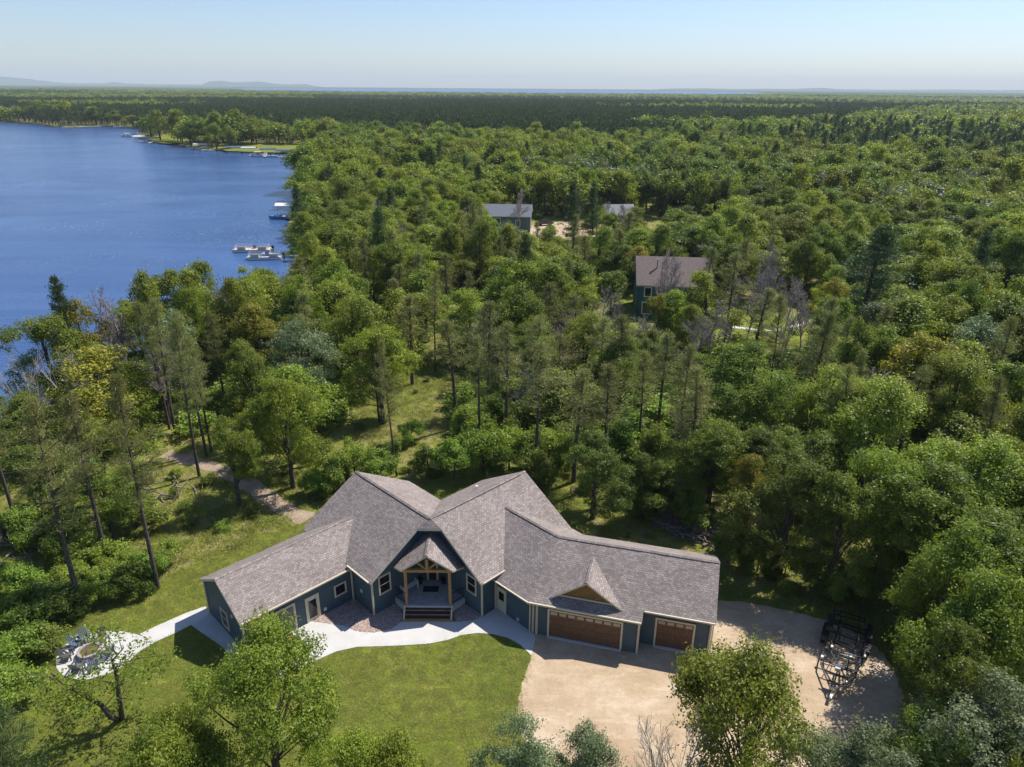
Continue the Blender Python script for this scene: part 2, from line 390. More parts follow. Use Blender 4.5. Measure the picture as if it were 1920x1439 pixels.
LAWN = pxpoly([(-260, 1439), (-250, 1300), (-60, 1235), (60, 1190), (150, 1158), (250, 1122), (330, 1075), (420, 1040), (500, 1005), (556, 985), (600, 960), (665, 925), (700, 905), (780, 905), (860, 898), (930, 905), (1030, 905), (1090, 950), (1110, 1000),
               (1060, 1060), (1000, 1100), (1000, 1195), (992, 1250), (976, 1300), (973, 1350), (1000, 1420), (990, 1480), (700, 1540), (200, 1540), (-200, 1520)])
LAWN = smooth_poly(LAWN, .5, .07, 5)
sheet('lawn', LAWN, .012, M['lawn'], 'mown green lawn round the blue house')
LAWN2 = smooth_poly(pxpoly([(1130, 1000), (1210, 1018), (1300, 1040), (1360, 1085), (1450, 1130), (1560, 1165), (1640, 1210), (1630, 1255), (1500, 1190), (1400, 1150), (1330, 1160), (1200, 1100), (1100, 1040)]), .6, .12, 6)
sheet('lawn', LAWN2, .010, M['lawn'], 'grass strip behind the garage and sand drive')
DRIVE = [(1.4, 37.5), (1.42, 36.6), (1.28, 34.9), (.72, 32.7), (.5, 30.4), (.85, 29.0), (1.5, 27.3), (3.2, 25.4), (8, 24.4), (15, 24.6), (20.6, 26.0), (22.6, 28.2), (23.5, 31.2), (23.9, 33.2), (24.2, 35.6), (22.8, 38.1), (20.3, 39.5), (17.8, 40.35), (15.6, 40.8), (14.2, 40.5), (13.3, 38.2), (12.6, 36.6), (8.0, 37.8)]
sheet('driveway', smooth_poly(DRIVE, .35, .045, 8), .020, M['drive'], 'tan sandy gravel driveway in front of the garage')
PATHL = [un(x, y) for x, y in [(578, 975), (525, 950), (475, 915), (430, 888), (385, 872), (335, 858), (300, 850)]]
pl = smooth_poly(PATHL, .7, 0, 9, closed=False); wl, wr = [], []
for i, p in enumerate(pl):
    q = pl[min(i + 1, len(pl) - 1)]; o = pl[max(i - 1, 0)]; d = np.array(q) - np.array(o); d /= np.linalg.norm(d) + 1e-9; nn = np.array([-d[1], d[0]])
    w = .88 + .12 * math.sin(i * 1.7) + RNG.normal(0, .1); wl.append(tuple(np.array(p) + nn * w)); wr.append(tuple(np.array(p) - nn * w))
sheet('footpath', wl + wr[::-1], .030, M['path'], 'grey gravel path leading from the house towards the lake')

S2 = math.sqrt(2)
def Lf(s, t): return ((s - t) / S2, (s + t) / S2)
def Rf(s, t): return (-11.3 - (s - t) / S2, (s + t) / S2)
XA = -5.65
GO = Rf(17.38, 35.5); GU = (.9668, -.2554); GV = (.2554, .9668)
def Gf(u, v): return (GO[0] + GU[0] * u + GV[0] * v, GO[1] + GU[1] * u + GV[1] * v)

# concrete walk
def zz(x, y): return (350 + x * 500 / 1893, 860 + y * 500 / 1893)
W_EDGE = [un(x, y) for x, y in [(1004, 1198), (996, 1230), (975, 1209), (950, 1196), (925, 1190), (895, 1188), (865, 1192), (840, 1201), (805, 1208), (760, 1211), (715, 1213), (670, 1214), (630, 1223), (600, 1236), (578, 1246), (540, 1262), (500, 1290), (455, 1310), (441, 1270), (437, 1243), (416, 1213), (358, 1173), (331, 1187)]]
W_IN = [Rf(17.38, 35.5), Rf(20.9, 35.5), Rf(20.9, 34.25)] + [un(x, y) for x, y in [(888, 1164), (862, 1167), (750, 1167), (735, 1180), (700, 1187), (668, 1184), (645, 1172)]] + [Lf(17.55, 36.7), Lf(13.02, 36.74), Lf(13.02, 42.3)]
walk = W_EDGE + [un(288, 1206), un(262, 1190), un(300, 1172), un(350, 1150), un(385, 1138)] + W_IN[::-1]
sheet('walkway', walk, .045, M['concrete'], 'pale curved concrete walkway along the front of the house', .1)
pat = [un(x, y) for x, y in [(270, 1195), (288, 1206), (262, 1222), (235, 1246), (212, 1261), (180, 1271), (150, 1276), (120, 1268), (106, 1252), (108, 1228), (118, 1214), (140, 1200), (170, 1190), (205, 1184), (240, 1187)]]
sheet('patio', smooth_poly(pat, .3, .01, 10), .041, M['concrete'], 'round pale concrete fire pit patio at the end of the walk', .1)
bed1 = [Lf(20.9, 34.25), Lf(20.9, 36.66), Lf(17.6, 36.66)] + [un(x, y) for x, y in [(645, 1174), (668, 1184), (700, 1187), (735, 1180), (752, 1167)]] + [(-7.35, 39.3), (-8.1, 40.2)]
bed2 = [(-3.2, 40.2), (-3.95, 39.3)] + [un(x, y) for x, y in [(856, 1167), (880, 1165)]] + [Rf(20.9, 34.25)]
for bp, nm in ((bed1, 'left'), (bed2, 'right')):
    sheet('stone_bed', bp, .060, M['stonebase'], 'stone bed %s of the porch steps' % nm)
def stones(poly, n, name, label, z0=.06):
    a = np.array(poly); lo, hi = a.min(0), a.max(0); pts = RNG.uniform(lo, hi, (n * 4, 2)); pts = pts[in_poly(pts, poly)][:n]
    base = np.array([(1, 0, 0), (0, 1, 0), (-1, 0, 0), (0, -1, 0), (0, 0, 1)]); F = np.array([(0, 1, 4), (1, 2, 4), (2, 3, 4), (3, 0, 4)])
    V, Q = [], []
    for i, p in enumerate(pts):
        ang = RNG.uniform(0, 3.14); s = RNG.uniform(.035, .085, 3); c, sn = math.cos(ang), math.sin(ang)
        b = base * s * (1, 1, .8); V.append(np.column_stack([b[:, 0] * c - b[:, 1] * sn + p[0], b[:, 0] * sn + b[:, 1] * c + p[1], b[:, 2] + z0])); Q.append(F + 5 * i)
    me = np_mesh(name, np.concatenate(V), np.concatenate(Q), M['stone'], tris=True)
    o = bpy.data.objects.new(name, me); COL.objects.link(o); props(o, label, kind='stuff')
stones(bed1, 3800, 'river_stones', 'pinkish brown river stones left of the porch steps')
stones(bed2, 1300, 'river_stones', 'pinkish brown river stones right of the porch steps')

# ------------------------------------------------------------------ the blue house
house = empty('house', (XA, 42, 0), 'sprawling navy blue one-storey house with two angled wings and grey shingle roofs', 'house')
HP = Matrix.Translation((-XA, -42, 0))
def hpart(b, name, mats, parent=None, **kw):
    """house parts are modelled in world coordinates, their parent sits at (XA, 42, 0)"""
    o = b.build(name, mats, parent or house, **kw)
    if parent is None or parent is house: o.matrix_parent_inverse = HP
    else: o.matrix_parent_inverse = Matrix.Identity(4)
    return o

def roof_plane(pts, th=.18, name='roof', parent=None, mat=None, label=None):
    """3-D polygon (first edge = eave direction), given a thickness straight down"""
    P3 = [Vector(p) for p in pts]; nrm = Vector((0, 0, 0))
    for i in range(len(P3)):
        a, b = P3[i], P3[(i + 1) % len(P3)]; nrm += a.cross(b)
    if nrm.z < 0: P3 = P3[::-1]; nrm = -nrm
    nrm.normalize(); e = Vector((-nrm.y, nrm.x, 0)).normalized(); s = nrm.cross(e)
    uv = [(p.dot(e), p.dot(s)) for p in P3]; b = MB(); b.face(P3, 0, uv)
    lo = [p - Vector((0, 0, th)) for p in P3]; b.face(lo[::-1], 1)
    for i in range(len(P3)):
        j = (i + 1) % len(P3); b.face([lo[i], lo[j], P3[j], P3[i]], 1)
    if parent is None: return hpart(b, name, [mat or M['shingle'], M['trim']], label=label)
    return b.build(name, [mat or M['shingle'], M['trim']], parent, label=label)

def P3(f, a, b, z): x, y = f(a, b); return (x, y, z)
ZE, KS, SE_, SR = 3.1, .59, 20.65, 25.62; ZR = ZE + KS * (SR - SE_)
cut = 41.4; sc = ((XA * 0 + (cut - 33.85 * S2)) + cut) / S2; zc = ZE + KS * (sc - SE_)
yr = SR * S2 - XA; tax = (-XA + yr) / S2; SB = 30.6
for f, tb in ((Lf, 42.75), (Rf, 43.1)):
    roof_plane([P3(f, SE_, 33.85, ZE), P3(f, sc, 33.85, zc), P3(f, SR, tax, ZR), P3(f, SR, tb, ZR), P3(f, SE_, tb, ZE)], label='large front slope of an angled wing roof')
    yb = SB * S2 - XA; tb2 = (-XA + yb) / S2
    roof_plane([P3(f, SR, tax, ZR), P3(f, SB, tb2, ZE), P3(f, SB, tb, ZE), P3(f, SR, tb, ZR)], label='rear slope of an angled wing roof')
hx = -((cut - 33.85 * S2)) + XA
hx = abs((cut - 33.85 * S2) - XA)
roof_plane([(XA - hx, cut, zc), (XA + hx, cut, zc), (XA, yr + .02, ZR + .01)])
# left wing
KW = .57; LE, LR, LZ = 36.45, 39.52, 2.85; LRZ = LZ + KW * (LR - LE); LB = 2 * LR - LE
roof_plane([P3(Lf, 12.75, LE, LZ), P3(Lf, 20.9, LE, LZ), P3(Lf, 20.9, 37.2, LZ + KW * .75), P3(Lf, 23.4, LR, LRZ), P3(Lf, 12.75, LR, LRZ)], label='front slope of the left wing roof')
roof_plane([P3(Lf, 12.75, LR, LRZ), P3(Lf, 23.4, LR, LRZ), P3(Lf, 20.9, 42.0, LRZ - KW * 2.48), P3(Lf, 20.9, LB, LZ), P3(Lf, 12.75, LB, LZ)], label='rear slope of the left wing roof')
# right link and garage
GE, GZ, KG, VR = 35.2, 2.65, .58, 4.1; GRZ = GZ + KG * (VR + .15); TR = GE + (GRZ - GZ) / KG
def isect(t, v):
    """where the link line t meets the garage line v"""
    a = np.array(Rf(0, t)); d = np.array(Rf(1, t)) - a; b = np.array(Gf(0, v)); e = np.array(GU)
    m = np.array([[d[0], -e[0]], [d[1], -e[1]]]); k_ = np.linalg.solve(m, b - a); return tuple(a + d * k_[0])
E0 = isect(GE, -.15); ER = isect(TR, VR); BV = 8.2; BT = TR + (GRZ - 2.74) / KG; EB = isect(BT, BV)
roof_plane([(*E0, GZ), P3(Rf, 20.9, GE, GZ), P3(Rf, 20.9, 36.3, GZ + KG * 1.1), P3(Rf, 24.3, TR, GRZ), (*ER, GRZ)], label='front slope of the link roof')
roof_plane([(*ER, GRZ), P3(Rf, 24.3, TR, GRZ), P3(Rf, 20.9, TR + 3.1, GRZ - KG * 3.1), P3(Rf, 20.9, BT, 2.74), (*EB, 2.74)], label='rear slope of the link roof')
roof_plane([(*E0, GZ), P3(Gf, 7.05, -.15, GZ), P3(Gf, 7.05, .55, GZ + KG * .7), P3(Gf, 11.53, .55, GZ + KG * .7), P3(Gf, 11.53, VR, GRZ), (*ER, GRZ)], label='front slope of the garage roof')
roof_plane([(*ER, GRZ), P3(Gf, 11.53, VR, GRZ), P3(Gf, 11.53, BV, 2.74), (*EB, 2.74)], label='rear slope of the garage roof')
# ridge caps and the dark ridge vents
def ridge(a, b, w=.13, vent=True, off=None):
    m = MB(); a = Vector(a); b = Vector(b); d = (b - a).normalized(); s = d.cross(Vector((0, 0, 1))).normalized(); n = max(1, int((b - a).length / .3))
    for i in range(n):
        p = a + d * ((i + .5) * (b - a).length / n); sl_ = .56
        for sg in (-1, 1):
            q0 = p - d * .155 + Vector((0, 0, .05)); q1 = p + d * .155 + Vector((0, 0, .035))
            o_ = s * sg * w - Vector((0, 0, w * sl_))
            m.face([q0, q1, q1 + o_, q0 + o_] if sg > 0 else [q1, q0, q0 + o_, q1 + o_], 0, [(i * .31, 0), (i * .31 + .3, 0), (i * .31 + .3, .14), (i * .31, .14)])
    hpart(m, 'ridge_cap', [M['shingle']], kind='stuff')
    if vent:
        m = MB(); a2 = a + d * .6; b2 = b - d * .6
        for sg in (-1, 1):
            m.tube([a2 + s * sg * .145 - Vector((0, 0, .07)), b2 + s * sg * .145 - Vector((0, 0, .07))], .022, 4)
        hpart(m, 'ridge_vent', [M['darkmetal']])
ridge(P3(Lf, SR, tax, ZR), P3(Lf, SR, 42.75, ZR)); ridge(P3(Rf, SR, tax, ZR), P3(Rf, SR, 43.1, ZR))
ridge(P3(Lf, 23.1, LR, LRZ), P3(Lf, 12.75, LR, LRZ), vent=False)
ridge(P3(Rf, 24.0, TR, GRZ), (*ER, GRZ)); ridge((*ER, GRZ), P3(Gf, 7.0, VR, GRZ)); ridge(P3(Gf, 7.0, VR, GRZ), P3(Gf, 11.53, VR, GRZ))

# walls
def wall(a, b, z1, z0=0.0, th=.14, top=None, mat='siding', name='wall', label=None, parent=None):
    """slab from a to b (plan), outside on the right hand of a->b; top = list of (distance, z) for gables"""
    a = Vector((*a, 0)); b = Vector((*b, 0)); d = (b - a); L = d.length; d.normalize(); n = Vector((-d.y, d.x, 0))
    prof = top or [(0, z1), (L, z1)]
    out = [(0, z0), (L, z0)] + prof[::-1]; m = MB()
    o = [a + d * s + Vector((0, 0, z)) for s, z in out]; i_ = [p + n * th for p in o]
    m.face(o, 0); m.face(i_[::-1], 0)
    for i in range(len(o)):
        j = (i + 1) % len(o); m.face([o[j], o[i], i_[i], i_[j]], 0)
    if parent is None: return hpart(m, name, M[mat], label=label)
    return m.build(name, M[mat], parent, label=label)

def blockwalls(f, tb, flip):
    def W(a, b, **k): wall(*( (b, a) if flip else (a, b)), **k)
    zt = lambda s: ZE + KS * (min(s, 2 * SR - s) - SE_) - .2
    sch = (42.15 + (42.15 - 34.2 * S2)) / S2
    W(f(20.95, tb), f(20.95, 34.2), z1=zt(20.95))
    L = sch - 20.95; top = [(0, zt(20.95)), (L, zt(sch))]
    W(f(20.95, 34.2), f(sch, 34.2), z1=0, top=[(L - s, z) for s, z in top[::-1]] if flip else top)
    Lb = 30.3 - 20.95; top = [(0, zt(30.3)), (30.3 - SR, zt(SR)), (Lb, zt(20.95))]
    W(f(30.3, tb), f(20.95, tb), z1=0, top=[(Lb - s, z) for s, z in top[::-1]] if flip else top)
    yb = 30.3 * S2 - XA; W(f(30.3, (-XA + yb) / S2), f(30.3, tb), z1=zt(30.3))
    return sch
sch = blockwalls(Lf, 42.5, False); blockwalls(Rf, 42.85, True)
CHX = abs((sch - 34.2) / S2 - XA)
wall((XA - CHX, 42.15), (XA + CHX, 42.15), 5.5)
wall(Lf(13.0, 36.72), Lf(20.93, 36.72), 2.8)
wall(Lf(20.93, 42.3), Lf(13.0, 42.3), 2.72)
top = [(0, 2.72), (42.3 - LR, LRZ - .2), (42.3 - 36.72, 2.8)]
wall(Lf(13.0, 42.3), Lf(13.0, 36.72), 0, top=top)
wall(Rf(20.93, 35.5), GO, 2.62); wall(GO, Gf(6.87, 0), 2.55); wall(Gf(6.87, 0), Gf(6.87, 1.0), 2.6); wall(Gf(6.87, 1.0), Gf(11.28, 1.0), 3.05)
wall(Gf(11.28, 1.0), Gf(11.28, 7.95), 0, top=[(0, 3.05), (3.1, GRZ - .2), (6.95, 2.68)])
wall(Gf(11.28, 7.95), isect(BT - .25, 7.95), 2.68); wall(isect(BT - .25, 7.95), Rf(20.93, BT - .25), 2.65)

# corner boards, fascias, gutters, downspouts
def corner(p, z1, w=.11, mat='trim', z0=0.0):
    m = MB(); m.box((p[0], p[1], (z0 + z1) / 2), (w, w, z1 - z0), rz=.785); hpart(m, 'corner_board', M[mat])
for p, z in ((Lf(20.93, 34.18), 3.0), (Rf(20.93, 34.18), 3.0), (Lf(12.98, 36.70), 2.8), (Lf(12.98, 42.32), 2.7), (GO[0:2], 2.5), (Gf(6.89, -.02), 2.52), (Gf(11.3, .98), 3.0), (Gf(11.3, 7.97), 2.65), (Rf(20.9, 35.46), 2.6), (Lf(20.9, 36.68), 2.75)):
    corner(p, z)
corner(Gf(.25, -.03), 2.5)
def strip(a, b, w=.09, h=.09, name='gutter', mat='trim'):
    a = Vector(a); b = Vector(b); d = b - a; m = MB()
    m.box((a + b) / 2, (d.length, w, h), rz=math.atan2(d.y, d.x)); hpart(m, name, M[mat])
strip(P3(Lf, 12.85, LE - .07, LZ - .02), P3(Lf, 20.6, LE - .07, LZ - .02)); strip(P3(Lf, SE_ - .07, 34.0, ZE - .02), P3(Lf, SE_ - .07, 36.6, ZE - .02))
strip(P3(Rf, SE_ - .07, 34.0, ZE - .02), P3(Rf, SE_ - .07, 36.0, ZE - .02)); strip((E0[0], E0[1] - .05, GZ - .02), P3(Rf, 20.7, GE - .07, GZ - .02))
strip((E0[0] + .03, E0[1] - .05, GZ - .02), P3(Gf, 7.0, -.22, GZ - .02)); strip(P3(Gf, 7.12, .48, 3.03), P3(Gf, 11.5, .48, 3.03))
def spout(p, z, d=(0, -.3)):
    m = MB(); m.tube([(p[0], p[1], z), (p[0], p[1], .12), (p[0] + d[0], p[1] + d[1], .07)], .045, 4); hpart(m, 'downspout', M['trim'])
spout(Lf(20.78, 36.5), 2.7, (.05, -.3)); spout(Gf(-.2, -.1), 2.5, (-.1, -.25)); spout(Rf(20.8, 35.3), 2.5, (-.1, -.2)); spout(Gf(11.42, .85), 2.9)
m = MB(); a = Gf(11.5, .75); b = (13.75, 34.7); m.tube([(*a, .12), (*b, .06)], .06, 6); m.build('drain_pipe', M['whitepaint'], label='white drain pipe lying on the sand at the right garage corner', cat='pipe')
m = MB(); m.tube([(-2.71, 48.3, 4.1), (-2.71, 48.3, 4.75)], .07, 8); m.tube([(-2.71, 48.3, 4.75), (-2.71, 48.3, 4.83)], .1, 8); hpart(m, 'roof_vent', M['whitepaint'])

# windows and doors, set on a wall line a->b (outside on the right hand)
def frame_at(a, b, s, z):
    a = Vector((*a, 0)); b = Vector((*b, 0)); d = (b - a).normalized(); p = a + d * s
    return Matrix.Translation((p.x, p.y, z)) @ Matrix.Rotation(math.atan2(d.y, d.x), 4, 'Z')    # x along the wall, -y outwards
def lbox(m, T, c, d, mi=0):
    P = [T @ Vector((c[0] + x * d[0] / 2, c[1] + y * d[1] / 2, c[2] + z * d[2] / 2)) for x in (-1, 1) for y in (-1, 1) for z in (-1, 1)]
    b = len(m.v); m.v += [tuple(p) for p in P]
    for f in ((0, 1, 3, 2), (4, 6, 7, 5), (0, 4, 5, 1), (2, 3, 7, 6), (0, 2, 6, 4), (1, 5, 7, 3)):
        m.f.append(tuple(b + i for i in f)); m.m.append(mi); m.uv.append([(0, 0)] * 4)
def window(a, b, s0, s1, z0, z1, split=True, root=None, fw=.10, tmat='trim', part=None):
    T = frame_at(a, b, s0, z0); w, h = s1 - s0, z1 - z0; root = root or hpart
    m = MB()
    for c, d in (((w / 2, -.035, fw / 2), (w, .07, fw)), ((w / 2, -.035, h - fw / 2), (w, .07, fw)), ((fw / 2, -.035, h / 2), (fw, .07, h - 2 * fw)), ((w - fw / 2, -.035, h / 2), (fw, .07, h - 2 * fw))): lbox(m, T, c, d)
    fr = root(m, 'window', M[tmat])
    for i in range(2 if split else 1):
        m = MB(); hh = (h - 2 * fw) / (2 if split else 1); lbox(m, T, (w / 2, -.012, fw + hh * (i + .5)), (w - 2 * fw, .012, hh - .03)); o = m.build('pane', M['glass'], fr)
    if split:
        m = MB(); lbox(m, T, (w / 2, -.025, h / 2), (w - 2 * fw, .03, .05)); m.build('sash_rail', M[tmat], fr)
    return fr
LA, LBp = Lf(20.95, 34.2), Lf(25.4, 34.2)
window(LA, LBp, .50, 1.50, 1.42, 2.92); RA, RB = Rf(25.4, 34.2), Rf(20.95, 34.2)
window(RA, RB, 4.45 - 1.54, 4.45 - .54, 1.40, 2.86)
window(Lf(13, 36.72), Lf(20.95, 36.72), 6.47, 7.42, .90, 1.86, split=False)
window(Lf(13, 42.3), Lf(13, 36.72), 2.2, 3.25, .52, 1.95)
def door(a, b, s0, s1, z0, z1, leaf, pane=None, fw=.11, half=False):
    T = frame_at(a, b, s0, z0); w, h = s1 - s0, z1 - z0; m = MB()
    for c, d in (((w / 2, -.035, h - fw / 2), (w, .07, fw)), ((fw / 2, -.035, (h - fw) / 2), (fw, .07, h - fw)), ((w - fw / 2, -.035, (h - fw) / 2), (fw, .07, h - fw))): lbox(m, T, c, d)
    fr = hpart(m, 'door', M['trim'])
    m = MB(); lbox(m, T, (w / 2, -.015, (h - fw) / 2), (w - 2 * fw, .03, h - fw)); m.build('door_leaf', M[leaf], fr)
    if pane:
        zlo, zhi = (.95, h - .35) if half else (.25, h - .35)
        m = MB(); lbox(m, T, (w / 2, -.036, (zlo + zhi) / 2), (w - 2 * fw - .22, .012, zhi - zlo)); m.build('pane', M['glass'], fr)
    m = MB(); lbox(m, T, (w - fw - .07, -.07, .95), (.05, .08, .12)); m.build('handle', M['galv'], fr)
door(Lf(13, 36.72), Lf(20.95, 36.72), 4.25, 5.28, .03, 2.05, 'trim', True)
door(Rf(20.95, 35.5), GO, .12, 1.05, .03, 2.02, 'trim', True, half=True)
door((XA - CHX, 42.15), (XA + CHX, 42.15), .16, CHX * 2 - .16, .62, 2.75, 'darkred', False, fw=.13)
window((XA - CHX, 42.15), (XA + CHX, 42.15), .18, CHX * 2 - .18, 3.05, 3.7, split=False, tmat='trim')
# porch lanterns, vents
for p in ((XA - CHX - .35, 42.0 - .5), (XA + CHX + .35, 42.0 - .5)):
    m = MB(); m.box((p[0], p[1] + .1, 2.45), (.16, .16, .34)); hpart(m, 'porch_lantern', M['black'])
for T in (frame_at(Lf(20.95, 42.5), Lf(20.95, 34.2), 6.95, 1.35), frame_at(Lf(13, 36.72), Lf(20.95, 36.72), 5.65, .45), frame_at(Rf(20.95, 35.5), GO, 2.2, .35), frame_at(Lf(13, 42.3), Lf(13, 36.72), 4.1, 2.3)):
    m = MB(); lbox(m, T, (0, -.04, 0), (.2, .08, .24)); hpart(m, 'wall_vent', M['skirt'])

def garage_door(a, b, s0, s1, z1, nlite, mat, lite, tmat='trim', rows=4, z0=.06, lines=False):
    T = frame_at(a, b, s0, 0); w = s1 - s0; fw = .12; m = MB()
    for c, d in (((w / 2, -.045, z1 - fw / 2), (w, .09, fw)), ((fw / 2, -.045, (z1 - fw) / 2), (fw, .09, z1 - fw)), ((w - fw / 2, -.045, (z1 - fw) / 2), (fw, .09, z1 - fw))): lbox(m, T, c, d)
    fr = hpart(m, 'garage_door', M[tmat]); hh = (z1 - fw - z0) / rows; iw = w - 2 * fw
    for r in range(rows):
        m = MB(); lbox(m, T, (w / 2, -.012, z0 + hh * (r + .5)), (iw, .024, hh - .015)); m.build('panel', M[mat], fr)
        if lines:
            for c_ in range(3):
                m = MB(); lbox(m, T, (fw + iw * (c_ * .5) * .98 + .03 * (c_ == 0), -.03, z0 + hh * (r + .5)), (.05, .02, hh)); m.build('stile', M['greyline'], fr)
            m = MB(); lbox(m, T, (w / 2, -.032, z0 + hh * r + .02), (iw, .022, .05)); m.build('rail', M['greyline'], fr)
        else:
            nb = nlite * 2
            for c_ in range(nb):
                if r == rows - 1: continue
                m = MB(); lbox(m, T, (fw + iw * (c_ + .5) / nb, -.028, z0 + hh * (r + .5)), (iw / nb * .86, .006, hh * .74)); m.build('raised_panel', M[mat], fr)
    if nlite and not lines:
        for c_ in range(nlite):
            m = MB(); lbox(m, T, (fw + iw * (c_ + .5) / nlite, -.03, z0 + hh * (rows - .42)), (iw / nlite * .74, .014, hh * .42)); m.build('window_light', M[lite], fr)
    m = MB(); lbox(m, T, (w / 2, -.12, .075), (w - .1, .22, .06)); m.build('sill', M['concrete'], fr)
    return fr
garage_door(GO, Gf(6.87, 0), .98, 5.90, 2.34, 8, 'doorwood', 'glasslight')
garage_door(Gf(6.87, 1), Gf(11.28, 1), .98, 3.50, 2.36, 4, 'doorwood', 'glasslight')
garage_door(Lf(13, 36.72), Lf(20.95, 36.72), 1.0, 3.52, 2.22, 0, 'grey', 'glass', 'trim', lines=True)

# garage dormer
du, dv, dz, dh, dk = 3.37, .28, 4.6, 2.43, .7
vr = ((dz - GZ) / KG) - .15 + .08
for sg in (-1, 1):
    roof_plane([P3(Gf, du, dv, dz), P3(Gf, du, vr, dz), P3(Gf, du + sg * dh, dv, dz - dh * dk)], .13, label='slope of the small gable over the wide garage door')
ridge(P3(Gf, du, dv, dz), P3(Gf, du, vr - .3, dz), w=.15)
z54 = GZ + KG * (.62 + .15); hw = (dz - .16 - z54) / dk
m = MB(); a, b, c = P3(Gf, du - hw, .55, z54), P3(Gf, du + hw, .55, z54), P3(Gf, du, .55, dz - .14)
back = [Vector(q) + Vector((GV[0], GV[1], 0)) * .12 for q in (a, b, c)]
m.face([a, b, c], 0); m.face([back[2], back[1], back[0]], 0); hpart(m, 'gable_face', M['gablewood'])
strip(P3(Gf, du - hw - .05, .50, z54 + .02), P3(Gf, du + hw + .05, .50, z54 + .02), .05, .12, 'trim_board')

# porch
PZ, PK = 4.85, .69; o1, o2 = 1.75, 2.43
for sg in (-1, 1):
    X_ = lambda o: XA + sg * o
    roof_plane([(X_(0), 39.2, PZ), (X_(0), 42.12, PZ), (X_(CHX), 42.12, PZ - PK * CHX), (X_(o2), 42.68 - o2, PZ - PK * o2), (X_(o1), 39.2, PZ - PK * o1)], .14, label='slope of the porch roof')
ridge((XA, 39.2, PZ), (XA, 42.0, PZ), w=.15)
deckp = [(XA - 1.6, 39.35), (XA + 1.6, 39.35), (XA + 2.42, 40.25), (XA + CHX, 42.1), (XA - CHX, 42.1), (XA - 2.42, 40.25)]
m = MB(); m.prism(deckp, .46, .6); hpart(m, 'porch_deck', M['deck'])
m = MB(); m.box((XA, 39.33, .53), (3.2, .06, .16)); hpart(m, 'deck_edge', M['skirt'])
for sg in (-1, 1):
    m = MB(); a = Vector((XA + sg * 1.62, 39.33, .22)); b = Vector((XA + sg * 2.44, 40.24, .22)); d = b - a
    m.box((a + b) / 2, (d.length, .05, .46), rz=math.atan2(d.y, d.x)); hpart(m, 'porch_skirt', M['skirt'])
    m = MB(); m.box((XA + sg * 1.5, 39.48, 2.0), (.2, .2, 2.8)); hpart(m, 'porch_post', M['wood'])
    # railing
    m = MB(); a = Vector((XA + sg * 1.6, 39.55, 0)); b = Vector((XA + sg * 2.36, 40.2, 0)); d = (b - a)
    for z in (.7, 1.5): m.tube([a + Vector((0, 0, z)), b + Vector((0, 0, z))], .03, 4)
    for i in range(9): q = a + d * (i / 8); m.tube([q + Vector((0, 0, .7)), q + Vector((0, 0, 1.5))], .011, 4)
    hpart(m, 'railing', M['black'])
    m = MB(); m.tube([(XA + sg * 1.62, 39.3, .62), (XA + sg * 1.62, 38.5, .1)], .07, 4); hpart(m, 'stair_stringer', M['trim'])
    m = MB(); m.box((XA + sg * 1.62, 38.95, .32), (.09, .12, .62)); hpart(m, 'stair_post', M['trim'])
    m = MB(); m.box((XA + sg * 1.85, 39.85, 3.3), (.14, .85, .18), rz=-sg * .72); hpart(m, 'porch_beam', M['wood'])
for i in range(3):
    z = .45 - i * .15; y = 39.2 - i * .27
    m = MB(); m.box((XA, y, z - .02), (3.3, .27, .04)); t_ = hpart(m, 'stair_tread', M['tread'])
    m = MB(); m.box((XA, y - .135, z - .02), (3.3, .035, .055)); m.build('nosing', M['wood'], t_)
    m = MB(); m.box((XA, y - .10, z - .095), (3.24, .02, .11)); m.build('riser', M['tread'], t_)
m = MB(); m.box((XA, 38.44, .07), (3.5, .08, .12)); hpart(m, 'bottom_board', M['wood'])
m = MB(); m.box((XA, 39.45, 3.47), (3.3, .2, .2)); hpart(m, 'truss_beam', M['wood'])
m = MB(); m.box((XA, 39.45, 4.0), (.2, .18, .9)); hpart(m, 'king_post', M['wood'])
for sg in (-1, 1):
    m = MB(); m.tube([(XA + sg * .08, 39.45, 3.6), (XA + sg * .68, 39.45, 4.15)], .08, 4); hpart(m, 'truss_brace', M['wood'])
    m = MB(); m.tube([(XA + sg * .05, 39.46, 4.58), (XA + sg * 1.66, 39.46, 3.47)], .08, 4); hpart(m, 'truss_rafter', M['wood'])

# ---- things on the porch
m = MB(); m.box((XA - .02, 41.08, .62), (1.1, .6, .03)); m.build('doormat', M['mat'], label='dark rectangular doormat on the porch in front of the door', cat='doormat')
def bench(loc, rz, label):
    t = empty('bench', loc, label, 'bench', rz=rz)
    m = MB()
    for i in range(4): m.box((0, -.22 + i * .14, .42), (1.35, .11, .03))
    m.build('seat', M['whitepaint'], t)
    m = MB(); m.box((0, .27, .92), (1.35, .05, .09)); m.box((0, .25, .5), (1.35, .05, .07))
    for i in range(9): m.box((-.6 + i * .15, .26, .7), (.06, .03, .4))
    m.build('backrest', M['whitepaint'], t)
    for sx in (-.62, .62):
        m = MB(); m.box((sx, -.24, .32), (.07, .07, .64)); m.box((sx, .25, .45), (.07, .07, .9)); m.box((sx, 0, .64), (.08, .56, .05)); m.build('side_frame', M['whitepaint'], t)
bench((-7.22, 40.95, .6), math.radians(48), 'white slatted bench on the left side of the porch')
